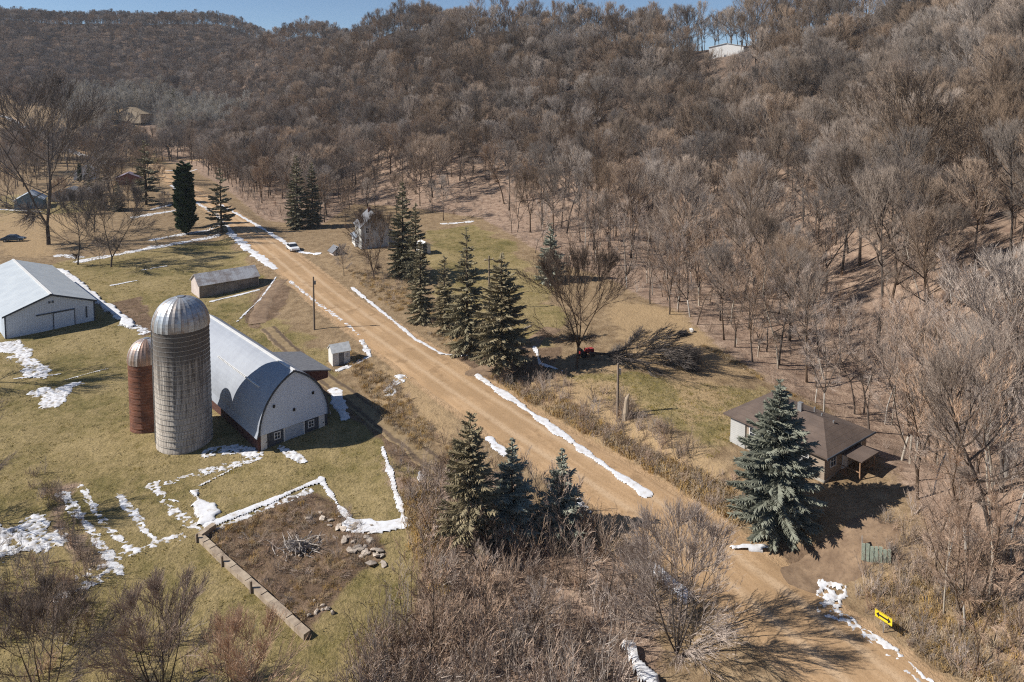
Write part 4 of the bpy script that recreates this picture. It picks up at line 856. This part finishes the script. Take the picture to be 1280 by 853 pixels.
# --- conifers
def needle(name, c1, c2):
    m, nt, b = new_mat(name); b.inputs['Roughness'].default_value = .75; b.inputs['Specular IOR Level'].default_value = .2
    c = ramp(nt, noise(nt, coords(nt), .9, 5, .7), [(.32, c2), (.5, tuple((x+y)/2 for x, y in zip(c1, c2))), (.68, c1)]); nt.links.new(c, b.inputs['Base Color']); return m
NB = needle('blue_needles', (.27,.28,.22), (.11,.118,.092)); NG = needle('green_needles', (.34,.29,.18), (.13,.118,.074)); ND = needle('dark_needles', (.30,.265,.168), (.11,.104,.066)); NO = needle('olive_needles', (.34,.28,.17), (.13,.115,.07)); NC = needle('cedar_needles', (.055,.085,.03), (.022,.04,.016))
def conifer(seed, H, rad, whorl, per, base=.04, droop=.25, dense=1.0, taper=1.0, fat=.085, cyl=0):
    r = random.Random(seed); t = MB(); c = MB(); t.tube([(0,0,-.4),(0,0,H*.5),(0,0,H*.98)], [H*.017, H*.01, .02], 7)
    for w_ in range(whorl):
        f = (w_+.5)/whorl; z = H*(base+(1-base)*f); Lm = rad*((1-f)**taper if not cyl else min(1, (1-f)*cyl)**.9)*(1.0 if f > .12 else .72+2.3*f)
        nb = max(4, int(per*(1-f*.45)))
        a0 = r.uniform(0, 6.28)
        for k in range(nb):
            a = a0+6.283*k/nb+r.gauss(0, .18); L = Lm*r.choice((r.uniform(.8, 1.15), r.uniform(.45, 1.0)))+.12; e = .5*f-droop*(1-f)+r.gauss(0, .09); d = Vector((math.cos(a)*math.cos(e), math.sin(a)*math.cos(e), math.sin(e)))
            z0 = z+r.uniform(-1.3, 1.3)*H/whorl; pth = [Vector((0, 0, z0))]
            for j in range(3): dd = (d+Vector((0, 0, -.14+.15*j))).normalized(); pth.append(pth[-1]+dd*L/3)
            c.tube(pth, [.03, .028, .02, 0], 3, 1, False)
            ns = max(4, int((7+L*17)*dense)); side = Vector((-d.y, d.x, 0)).normalized()
            for q in range(ns):
                t_ = .12+.88*(q+r.random())/ns; j = min(int(t_*3), 2); p = pth[j].lerp(pth[j+1], t_*3-j); s_ = 1 if q % 2 else -1
                ln = min(L*.5, .95)*(1.05-.65*t_)*r.uniform(.7, 1.25)+.12; dv = (d*.75+side*s_*r.uniform(.3, 1.0)+Vector((0, 0, r.uniform(-.35, .22)))).normalized(); w2 = fat*r.uniform(.8, 1.3)
                c.tube([p, p+dv*ln*.5+Vector((0, 0, .02)), p+dv*ln], [w2*.5, w2, 0], 3, 0, False)
    for k in range(6): c.tube([(0, 0, H*.93), (r.gauss(0, .05), r.gauss(0, .05), H*(1.0+.01*k))], [.09, 0], 3, 0, False)
    return t, c
CF = {}
def con(kind, px, py, top, label, cat='tree', name='spruce_tree', group=None, wide=1.0):
    if kind not in CF:
        a, nm_ = {'blue': (dict(seed=1, H=12, rad=3.7, whorl=34, per=12, base=.03, droop=.30, dense=1.25, taper=.66, fat=.06, cyl=1.5), NB),
                  'tall': (dict(seed=2, H=14, rad=2.9, whorl=26, per=9, base=.05, droop=.34, dense=.95, taper=.85, fat=.055), NG),
                  'olive': (dict(seed=3, H=14, rad=2.7, whorl=24, per=9, base=.07, droop=.30, dense=.8, taper=.8, fat=.055), NO),
                  'dark': (dict(seed=4, H=14, rad=2.6, whorl=28, per=9, base=.04, droop=.32, dense=1.0, taper=.72, fat=.058), ND),
                  'small': (dict(seed=5, H=8, rad=2.5, whorl=20, per=9, base=.03, droop=.15, dense=1.1, taper=.85, fat=.055), needle('grey_green_needles', (.37,.38,.30), (.16,.17,.135))),
                  'pine': (dict(seed=6, H=13, rad=2.8, whorl=17, per=7, base=.12, droop=.12, dense=.8, taper=.8, fat=.09), ND),
                  'green': (dict(seed=8, H=12, rad=3.0, whorl=26, per=9, base=.16, droop=.22, dense=.95, taper=.7, fat=.058), NO),
                  'cedar': (dict(seed=7, H=9, rad=1.3, whorl=30, per=12, base=.01, droop=-.9, dense=1.4, taper=.28, fat=.11), NC)}[kind]
        t, c = conifer(**a); CF[kind] = (t.mesh(kind+'_trunk', BK, True), c.mesh(kind+'_foliage', [nm_, BK]), a['H'])
    p, h = tall(px, py, top); t, c, H = CF[kind]; k = h/H
    o = inst(name, (t, c), p, random.uniform(0, 6.28), k*wide, label, cat, group, sz=k); return o
gsp = 'dark spruces in a row above the road'
con('blue', 970, 656, 472, 'big full blue spruce in front of the brown-roofed house', wide=.95)
con('dark', 504, 345, 228, 'tallest dark spruce hugging the white farmhouse', group=gsp, wide=1.0)
con('dark', 520, 352, 255, 'dark spruce second from the farmhouse in the row', group=gsp); con('tall', 526, 402, 298, 'dense green spruce mid row with foliage to the ground', group=gsp, wide=1.0)
con('olive', 556, 414, 318, 'olive spruce mid row, shorter than the peaked one beside it', group=gsp, wide=1.15); con('tall', 584, 440, 286, 'tall peaked spruce with dark shaded core in the row', group=gsp, wide=1.0)
con('green', 627, 472, 320, 'olive spruce with a bare lower trunk at the driveway end of the row', group=gsp, wide=1.1); con('small', 688, 352, 282, 'bluish spruce at the edge of the wood behind the spreading bare tree')
con('green', 588, 686, 511, 'olive spruce with a bare trunk, tallest of three above the thicket'); con('small', 640, 672, 547, 'blue-green spruce between two others above the thicket', wide=1.1); con('small', 702, 668, 560, 'small blue-green spruce leaning close to the road above the thicket', wide=1.15)
con('pine', 183, 256, 179, 'spreading evergreen near the road bend beyond the cedar', name='pine_tree', wide=1.2); con('cedar', 232, 292, 207, 'dense columnar evergreen beside the road', name='cedar_tree', wide=1.25); con('cedar', 237, 285, 226, 'shorter columnar evergreen tucked behind the dense columnar one', name='cedar_tree')
con('pine', 277, 291, 214, 'thin open spruce at the roadside with its shadow across the gravel', name='pine_tree', wide=1.15); con('pine', 218, 148, 113, 'dark pine standing alone beside the long tan barn', name='pine_tree', wide=1.5)
con('dark', 148, 264, 228, 'dark round evergreen between the yard trees and the road bend', wide=1.5); con('dark', 372, 286, 195, 'thin dark evergreen at the wood edge above the road, further from the car'); con('dark', 391, 284, 205, 'thin dark evergreen at the wood edge above the road, nearer the farmhouse')
con('dark', 112, 245, 205, 'small dark evergreen behind the cream shed'); con('dark', 128, 262, 222, 'dark evergreen beside the cream shed', wide=1.4)
con('cedar', 100, 228, 206, 'slim dark evergreen next to the small white cottage', name='cedar_tree')
def fill(poly, n_, s0, s1, seed=0, clump=.0, cs=.2):
    r = random.Random(seed); xs = [q[0] for q in poly]; ys = [q[1] for q in poly]; out = []; k = 0
    m = n_*14; X = np.array([r.uniform(min(xs), max(xs)) for _ in range(m)]); Y = np.array([r.uniform(min(ys), max(ys)) for _ in range(m)])
    ok = inside(X, Y, poly) & (seg_dist(X, Y, ROAD)[0] > RW+.7)
    if clump: ok &= fbm(X*cs, Y*cs, seed+5) > clump
    X, Y = X[ok][:n_], Y[ok][:n_]; Z = gz(X, Y)
    return [(x, y, z-.05, r.uniform(s0, s1)) for x, y, z in zip(X, Y, Z)]
# --- the wood on the hillside
LM = [((1000,560), 'the brown-roofed house'), ((1102,760), 'the yellow arrow sign'), ((687,340), 'the bluish spruce'), ((720,440), 'the spreading yard tree'), ((820,450), 'the fallen crown'), ((903,62), 'the hilltop house'),
      ((476,290), 'the white farmhouse'), ((590,300), 'the mown lawn strip'), ((1131,250), 'the tall dark oak'), ((1256,480), 'the thick pale trunk'), ((366,310), 'the parked white car'), ((865,413), 'the white boulder'), ((900,470), 'the lawn by the brown-roofed house'), ((340,200), 'the side road')]
LW = [(W(*a), b_) for a, b_ in LM]
cand = []; crest = []
CRX = np.arange(-100, 1400, 10); CRY = []
for q in CRX:
    r_ = ray(q, 0); Ys = np.geomspace(60, 1200, 300); Xs = Ys*r_[0]/cp; CRY.append(Ys[int(np.argmin(proj(Xs, Ys, gz(Xs, Ys))[1]))])
def past_crest(px, y): return y-np.interp(px, CRX, CRY)
rr = random.Random(11)
def jitter(x0, x1, y0, y1, s):
    for i in range(int((x1-x0)/s)):
        for j in range(int((y1-y0)/s)): yield x0+(i+rr.uniform(.08, .92))*s, y0+(j+rr.uniform(.08, .92))*s
C = np.array(list(jitter(-330, 260, 40, 470, 5.7))); Cw = sdist(C[:, 0], C[:, 1], WOOD); Cz = gz(C[:, 0], C[:, 1])
for (x, y), s_, z in zip(C, Cw, Cz):
    if s_ < 1.5 or (s_ < 6 and rr.random() < .45): continue
    px, py = proj(x, y, z); t_px = proj(x, y, z+18)[1]
    if px < -90 or px > 1600 or py < -75 or t_px > 900: continue
    pc_ = past_crest(px, y)
    if px > 430 and (pc_ > 7 or (pc_ > 2 and rr.random() < .35)): continue
    if abs(px-903) < 36 and 72 < py < 132: continue
    dens = float(fbm(x*.03, y*.03, 77)); 
    if rr.random() > (1.0 if z > 24 else .16+.028*max(z-4, 0)+.6*dens): continue
    (crest if px > 430 and pc_ > -7 else cand).append((x, y, z, px, py))
far = list(jitter(-760, 60, 470, 980, 6.4))
FX = np.array(far); Fw = sdist(FX[:, 0], FX[:, 1], WOOD); Fz = gz(FX[:, 0], FX[:, 1])
stuff_pts = []
for (x, y), s_, z in zip(FX, Fw, Fz):
    px, py = proj(x, y, z)
    if s_ < 1 or px < -60 or px > 760 or rr.random() < .12 or past_crest(px, y) > 25: continue
    stuff_pts.append((x, y, z, rr.uniform(.75, 1.0)))
grove = []
for (a, n_) in ((pts((75,160),(300,180),(320,150),(200,128),(90,130)), 520), (pts((60,196),(120,212),(225,200),(150,190)), 60), (pts((230,190),(330,196),(420,225),(300,235),(240,208)), 150), (pts((0,118),(95,120),(100,145),(0,135)), 90), (pts((0,205),(70,205),(60,240),(0,240)), 26), (pts((0,170),(60,190),(90,205),(0,205)), 25), (pts((100,215),(200,215),(190,250),(110,255)), 14)):
    xs = [q[0] for q in a]; ys = [q[1] for q in a]; k = 0
    while k < n_:
        x, y = rr.uniform(min(xs), max(xs)), rr.uniform(min(ys), max(ys))
        if inside(np.array([x]), np.array([y]), a)[0]: (grove if n_ == 520 else stuff_pts).append((x, y, float(gz(x, y)), rr.uniform(.8, 1.25))); k += 1
def shown(c): return 60 < c[3] < 1225 or c[3] > 0
cand.sort(key=lambda c: (c[1]+(0 if 0 < c[3] < 1280 and 0 < c[4] < 850 else 1e4)))
indiv = cand[:255]
grp = 'bare trees of the hillside wood'; used = {}
def rank(d): return 'close to' if d < 14 else 'a few trees away from' if d < 28 else 'some way uphill from' if d < 48 else 'high on the slope above' if d < 80 else 'far up the slope above'
for c in indiv:
    x, y, z, px, py = c; k = rr.choices(range(8), (5, 4, 4, 3, 4, 2, 2, 2) if z > 18 else (3, 5, 1, 3, 6, 2, 3, 2))[0]; (me, words_, H, g) = KINDS[k]; loc = Vector((x, y, z-.1)); sc = rr.uniform(.72, 1.28)
    lp, nm = min(LW, key=lambda q: (q[0]-loc).length); d = (lp-loc).length
    size = '' if .84 < sc < 1.12 else ('stunted ' if sc <= .84 else 'big ')
    side = 'on the roadward side of' if loc.y < lp.y-9 else 'down-valley from' if loc.y > lp.y+9 else 'level with'
    if len((words_+' '+nm+' '+side).replace('-', ' ').split()) > 12: side = side.replace('on the roadward side of', 'roadward of').replace('down-valley from', 'beyond'); size = ''
    inst('bare_tree', me, loc, rr.uniform(0, 6.28), sc, '%s%s %s, %s %s' % (size, words_, {'close to': 'close by', 'a few trees away from': 'a few trees off', 'some way uphill from': 'some way uphill', 'high on the slope above': 'high up the slope', 'far up the slope above': 'far up the slope'}[rank(d)], side, nm), 'tree', grp, (rr.gauss(0, .03), rr.gauss(0, .03)))
for c in cand[255:]: stuff_pts.append((c[0], c[1], c[2], rr.uniform(.72, 1.28)))
SL = []
for i in range(4):
    g = TreeGen(80+i).tree(H=11, cb=.3, spread=2.8, nl=10, fork=1 if i < 2 else i, nb=7, nt_=7, ns=3, r0=.075, tw=.0085, wob=.09); SL.append(g.meshes('slim_%d' % i, BKP if i % 2 else BK, TWP))
sp_ = []
for poly, n_ in ((pts((1095,575),(1180,560),(1275,650),(1275,760),(1180,730),(1120,650)), 24), (pts((1150,720),(1275,760),(1275,850),(1190,830)), 7), (pts((900,450),(1100,560),(1200,560),(1150,480),(960,440)), 15), (pts((770,352),(900,440),(960,440),(820,340)), 14), (pts((610,285),(700,335),(770,355),(900,445),(1000,500),(1180,560),(1240,440),(1000,330),(760,280)), 62)):
    xs = [q[0] for q in poly]; ys = [q[1] for q in poly]; k = 0
    while k < n_:
        x, y = rr.uniform(min(xs), max(xs)), rr.uniform(min(ys), max(ys))
        if inside(np.array([x]), np.array([y]), poly)[0]: sp_.append((x, y)); k += 1
WORD = ['slim dark bare tree', 'slim pale-stemmed bare tree', 'slim twin-stemmed bare tree', 'slim three-stemmed pale bare tree']
for i, (x, y) in enumerate(sp_):
    loc = Vector((x, y, float(gz(x, y))-.1)); lp, nm = min(LW, key=lambda q: (q[0]-loc).length); d = (lp-loc).length
    inst('slim_tree', SL[i % 4], loc, rr.uniform(0, 6.28), rr.uniform(.8, 1.6), '%s %s %s' % (WORD[i % 4], 'close to' if d < 9 else 'a little way from' if d < 18 else 'some distance from', nm), 'tree', 'slim trees along the wood edge', (rr.gauss(0, .06), rr.gauss(0, .06)))
nb_ = fill(pts((290,226),(330,222),(440,248),(560,268),(545,287),(475,266),(432,292),(392,284),(340,266)), 42, .55, .95, 91)
for i, q in enumerate(nb_):
    k = rr.choice((0, 1, 4, 7, 3)); px, py = proj(*q[:3])
    inst('bare_tree', KINDS[k][0], Vector(q[:3]), rr.uniform(0, 6.28), q[3], KINDS[k][1]+(' on the slope above the parked white car' if px < 400 else ' uphill behind the grey-roofed garage' if px < 465 else ' close behind the white farmhouse'), 'tree', 'bare trees by the road and farmhouse', (rr.gauss(0, .04), rr.gauss(0, .04)))
# --- stuff: collections of source meshes that geometry nodes set out on points
def source(name, meshes):
    cl = bpy.data.collections.new(name)
    for me in meshes: cl.objects.link(bpy.data.objects.new(name, me))
    return cl
def scatter(name, P_, cl, nsrc, label, tilt=.04, seed=3, cat=None, flat=None):
    r = np.random.RandomState(seed); P_ = np.array(P_, float); me = bpy.data.meshes.new(name); n_ = len(P_)
    me.vertices.add(n_); me.vertices.foreach_set('co', P_[:, :3].astype(np.float32).ravel())
    rot = np.c_[r.normal(0, tilt, n_), r.normal(0, tilt, n_), r.uniform(0, 6.283, n_)]
    me.attributes.new('rot', 'FLOAT_VECTOR', 'POINT').data.foreach_set('vector', rot.astype(np.float32).ravel())
    me.attributes.new('size', 'FLOAT', 'POINT').data.foreach_set('value', P_[:, 3].astype(np.float32)); me.attributes.new('pick', 'INT', 'POINT').data.foreach_set('value', r.randint(0, nsrc, n_).astype(np.int32))
    o = put(name, me); ng = bpy.data.node_groups.new(name, 'GeometryNodeTree'); ng.interface.new_socket('Geometry', in_out='INPUT', socket_type='NodeSocketGeometry'); ng.interface.new_socket('Geometry', in_out='OUTPUT', socket_type='NodeSocketGeometry')
    gi = ng.nodes.new('NodeGroupInput'); go = ng.nodes.new('NodeGroupOutput'); ip = ng.nodes.new('GeometryNodeInstanceOnPoints'); ci = ng.nodes.new('GeometryNodeCollectionInfo')
    ci.inputs['Collection'].default_value = cl; ci.inputs['Separate Children'].default_value = True; ci.inputs['Reset Children'].default_value = True; ip.inputs['Pick Instance'].default_value = True
    for nm, ty, sk in (('rot', 'FLOAT_VECTOR', 'Rotation'), ('size', 'FLOAT', 'Scale'), ('pick', 'INT', 'Instance Index')):
        a = ng.nodes.new('GeometryNodeInputNamedAttribute'); a.data_type = ty; a.inputs['Name'].default_value = nm; out = [q for q in a.outputs if q.enabled][0]
        ng.links.new(out, ip.inputs[sk])
    ng.links.new(gi.outputs[0], ip.inputs['Points']); ng.links.new(ci.outputs[0], ip.inputs['Instance']); ng.links.new(ip.outputs[0], go.inputs[0])
    md_ = o.modifiers.new('set_out', 'NODES'); md_.node_group = ng; return tag(o, label, None, None, 'stuff')
grove = [q for q in grove if not (138 < proj(*q[:3])[0] < 198 and 152 < proj(*q[:3])[1] < 192)]
stuff_pts = [q for q in stuff_pts if not (138 < proj(*q[:3])[0] < 198 and 146 < proj(*q[:3])[1] < 192)]
PG = bark('grey_twig', (.50,.46,.40), (.36,.33,.285), .15); pg_ = [TreeGen(140+i).tree(H=19, cb=.3, spread=3.6, nl=14, el=(.8, 1.3), fork=1+i) for i in range(2)]
scatter('poplar_grove', [(a, b_, c-.1, d) for a, b_, c, d in grove], source('poplar', [joined(k, 'poplar', BKP, PG) for k in pg_]), 2, 'pale grey grove of bare poplars at the foot of the far hill')
rg_ = [TreeGen(150+i).tree(H=20, cb=.45, spread=3.2, nl=8, el=(.6, 1.2), fork=1+i % 2, nb=6, nt_=4, ns=2, r0=.2) for i in range(3)]
scatter('ridge_trees', [(c[0], c[1], c[2]-.1, rr.uniform(.75, 1.15)) for c in crest], source('ridge_tree', [joined(k, 'ridge_tree', BK, TW) for k in rg_]), 3, 'thin bare trees along the ridge with sky showing between trunks')
scatter('far_woods', [(a, b_, c-.1, d) for a, b_, c, d in stuff_pts], source('far_tree', [joined(k[3], 'far_tree', BK, TW) for k in KINDS]), len(KINDS), 'far bare wood covering the upper slopes and the valley hills')
# --- brush: multi-stemmed shrubs
def shrub(seed, H, n_, sp, tw, sub=4):
    g = TreeGen(seed); g.n_sub = 3
    for k in range(n_):
        a = g.r.uniform(0, 6.28); t_ = g.r.uniform(.05, sp); p0 = Vector((g.r.gauss(0, .25), g.r.gauss(0, .25), -.15))
        q = g.path(p0, (math.cos(a)*t_, math.sin(a)*t_, 1), H*g.r.uniform(.6, 1.05), 4, .13, .03); g.c.tube(q, [tw*1.5, tw*1.2, tw, tw*.7, 0], 3, 0, False); g.twigs(q, tw*.75, 1, sub, H*.34, (.35, .9), .2, .05)
    return g.c
SH = [shrub(40, 2.6, 11, .6, .017).mesh('shrub', TWP), shrub(41, 1.8, 12, .9, .015).mesh('shrub', TWP), shrub(42, 3.4, 9, .45, .019, 5).mesh('shrub', TW), shrub(43, 1.4, 10, 1.0, .014).mesh('shrub', TWD)]
cl_sh = source('shrub_source', SH)
U_ = []
wx = np.array(list(jitter(-120, 130, 40, 300, 2.6))); ww = sdist(wx[:, 0], wx[:, 1], WOOD); wz_ = gz(wx[:, 0], wx[:, 1])
for (x, y), s_, z in zip(wx, ww, wz_):
    if s_ < 0 or rr.random() > .25+.55*float(fbm(x*.09, y*.09, 19)): continue
    px, py = proj(x, y, z)
    if -40 < px < 1320 and 0 < py < 880: U_.append((x, y, z-.05, rr.uniform(.35, .85)))
scatter('undergrowth', U_, cl_sh, 4, 'thin pinkish-brown undergrowth between the trunks of the wood')
thick = pts((500,610),(560,585),(640,655),(720,660),(800,700),(850,735),(790,790),(760,960),(560,990),(420,960),(470,800),(540,700))
th = fill(thick, 330, .7, 1.35, 5); bank = fill(pts((610,470),(700,505),(810,560),(905,600),(925,650),(860,640),(800,600),(690,520)), 60, .4, .75, 6, .4) + fill(pts((612,474),(700,470),(790,505),(880,582),(925,602),(905,645),(800,598),(690,518)), 260, .35, .75, 66, .36, .3)
bank2 = fill(pts((445,455),(492,472),(562,556),(545,560),(482,503)), 34, .3, .6, 8) + fill(pts((480,560),(560,590),(545,640),(510,640)), 40, .4, .7, 18)
roadside = fill(pts((925,660),(870,610),(940,600),(1000,690),(940,690)), 16, .4, .6, 9) + fill(pts((1060,720),(1110,690),(1280,760),(1280,870),(1160,830),(1090,790)), 150, .3, .75, 10) + fill(pts((1090,640),(1180,640),(1280,700),(1280,780),(1110,700)), 90, .4, .9, 11)
hedge = fill(pts((30,590),(60,590),(140,715),(108,720)), 46, .45, .75, 12) + fill(pts((-20,690),(60,700),(110,740),(60,800),(-40,790)), 60, .5, .9, 23) + fill(pts((0,720),(90,700),(160,760),(330,853),(330,990),(-80,990)), 90, .6, 1.1, 13)
farb = fill(pts((395,290),(330,270),(290,235),(250,215),(340,210),(420,260)), 170, .8, 1.3, 14) + fill(pts((430,330),(520,350),(560,420),(520,400),(460,350)), 70, .35, .65, 15)
scatter('brush', bank+bank2+roadside+hedge+farb, cl_sh, 4, 'bare brush along the road banks and field edges')
# the nearest shrubs of the thicket are things of their own
th.sort(key=lambda q: q[1])
gt = 'bare shrubs of the roadside thicket'
TK = [('tall bare shrub of pale upright stems', 2), ('bushy pinkish bare shrub', 0), ('low spreading bare shrub', 1), ('small dark bare shrub', 3)]
for q in th[:160]:
    wds, mi = rr.choice(TK); px, py = proj(q[0], q[1], q[2]); w_ = 'at the lawn edge' if px < 520 else 'close under the three spruces' if py < 740 and px < 720 else 'beside the gravel road' if px > 740 else 'deep in the middle'
    o = put('bare_shrub', SH[mi]); o.location = q[:3]; o.rotation_euler = (0, 0, rr.uniform(0, 6.28)); o.scale = (q[3]*1.25,)*3; tag(o, '%s %s of the roadside thicket' % (wds, w_), 'shrub', gt)
scatter('thicket', th[160:]+fill(thick, 190, .35, .7, 25), cl_sh, 4, 'dense bare thicket between the lawn and the road')
SAP = [TreeGen(60+i).tree(H=6, cb=.2, spread=1.9, nl=8, fork=1+i, nb=5, nt_=4, ns=2, r0=.06, tw=.014).meshes('sapling', BKP if i else BK, TWP) for i in range(3)]
for i, q in enumerate(fill(thick, 34, .7, 1.25, 44)):
    px, py = proj(q[0], q[1], q[2]); inst('bare_sapling', SAP[i % 3], Vector(q[:3]), rr.uniform(0, 6.28), q[3], ['single-stemmed dark', 'twin-stemmed pale', 'three-stemmed pale'][i % 3]+' sapling rising out of the roadside thicket '+('by the lawn' if px < 560 else 'by the gravel road' if px > 700 else 'below the three spruces'), 'tree', 'saplings in the thicket', (rr.gauss(0, .08), rr.gauss(0, .08)))
# --- dry grass
def tuft(seed, n_, h, w_):
    r = random.Random(seed); mb = MB()
    for k in range(n_):
        a = r.uniform(0, 6.28); l = r.uniform(.1, .9); p = Vector((r.gauss(0, w_), r.gauss(0, w_), -.05)); q = p+Vector((math.cos(a)*l*.5, math.sin(a)*l*.5, 1)).normalized()*h*r.uniform(.5, 1); e = q+Vector((math.cos(a)*h*.35*l, math.sin(a)*h*.35*l, -h*.08*l)); mb.tube([p, q, e], [.018, .014, 0], 3, 0, False)
    return mb
GR = bark('dry_grass', (.48,.36,.21), (.34,.245,.14), .25); TF = [tuft(i, 26, .75, .28).mesh('tuft', GR) for i in range(3)]; cl_t = source('tuft_source', TF)
G_ = fill(pts((600,462),(700,500),(800,560),(915,610),(935,680),(860,640),(800,600),(690,520)), 900, .6, 1.2, 51, .38, .25)+fill(pts((425,430),(485,470),(560,560),(620,600),(560,590),(470,520)), 500, .4, .9, 52, .4)+fill(pts((500,600),(545,610),(560,760),(520,700)), 260, .7, 1.2, 53)
G_ += fill(pts((1060,720),(1110,690),(1280,760),(1280,870),(1160,830)), 420, .4, .8, 54, .35)+fill(pts((430,335),(520,360),(600,440),(560,435),(460,365)), 420, .4, .9, 55, .35)+fill(pts((870,430),(960,480),(1040,520),(1000,500),(900,440)), 260, .3, .7, 56, .35)
G_ += fill(GARDEN, 260, .3, .7, 62, .5, .3)
scatter('dry_grass', G_, cl_t, 3, 'tan dead grass on the road banks', .1)
LG = bark('turf', (.30,.24,.11), (.16,.14,.05), .35); LT = [tuft(70+i, 14, .16, .16).mesh('turf', LG) for i in range(3)]
T_ = []
for i, (a, n_) in enumerate(zip(LAWNS[:3], (9000, 1500, 1500))): T_ += fill(a, n_, .6, 1.5, 80+i, .3, .12)
scatter('grass', T_, source('turf_source', LT), 3, 'short matted olive and tan grass of the lawns', .1)
# twiggy debris of the sunken garden
scatter('garden_debris', fill(GARDEN, 300, .15, .5, 61, .42, .35), cl_sh, 4, 'dead stalks lying in the sunken garden', .9)
# ------------------------------------------------------------------ light, sky and camera settings
w = bpy.data.worlds.new('World'); SC.world = w; w.use_nodes = True; nt = w.node_tree; bg = nt.nodes['Background']
sky = nt.nodes.new('ShaderNodeTexSky'); sky.sky_type = 'NISHITA'; sky.sun_disc = False
SUN = Vector((-1, -.07, 0)).normalized(); EL = R(38.5)
sky.sun_elevation = EL; sky.sun_rotation = math.atan2(SUN.x, SUN.y); sky.altitude = 2500; sky.air_density = 1.0; sky.dust_density = 0.0; sky.ozone_density = 3.0
nt.links.new(sky.outputs[0], bg.inputs[0]); bg.inputs[1].default_value = .075
sd = bpy.data.lights.new('sun', 'SUN'); sd.energy = 4.8; sd.angle = R(.53); sd.color = (1, .94, .86)
so = bpy.data.objects.new('sun', sd); COL.objects.link(so)
dirv = Vector((SUN.x*math.cos(EL), SUN.y*math.cos(EL), math.sin(EL))); so.rotation_euler = dirv.to_track_quat('Z', 'Y').to_euler(); so.location = dirv*200
SC.view_settings.view_transform = 'Standard'; SC.view_settings.look = 'None'; SC.view_settings.exposure = .44; SC.view_settings.gamma = 1; SC.view_settings.use_curve_mapping = False
cy = SC.cycles; cy.use_denoising = False; cy.filter_width = 1.15; cy.max_bounces = 4; cy.diffuse_bounces = 2; cy.glossy_bounces = 2; cy.transmission_bounces = 2; cy.volume_bounces = 0; cy.transparent_max_bounces = 4

# ------------------------------------------------------------------ air
mh = bpy.data.materials.new('haze'); mh.use_nodes = True; nt = mh.node_tree; nt.nodes.remove(nt.nodes['Principled BSDF'])
pv = nt.nodes.new('ShaderNodeVolumePrincipled'); pv.inputs['Color'].default_value = (.80,.88,1,1); pv.inputs['Density'].default_value = .00009; pv.inputs['Anisotropy'].default_value = 0.0
nt.links.new(pv.outputs[0], nt.nodes['Material Output'].inputs['Volume'])
hz = MB().box(-1190, -140, float(ZZ.min())-1, 980, 1480, float(ZZ.max())+28).build('haze', mh); tag(hz, None, None, None, 'stuff')
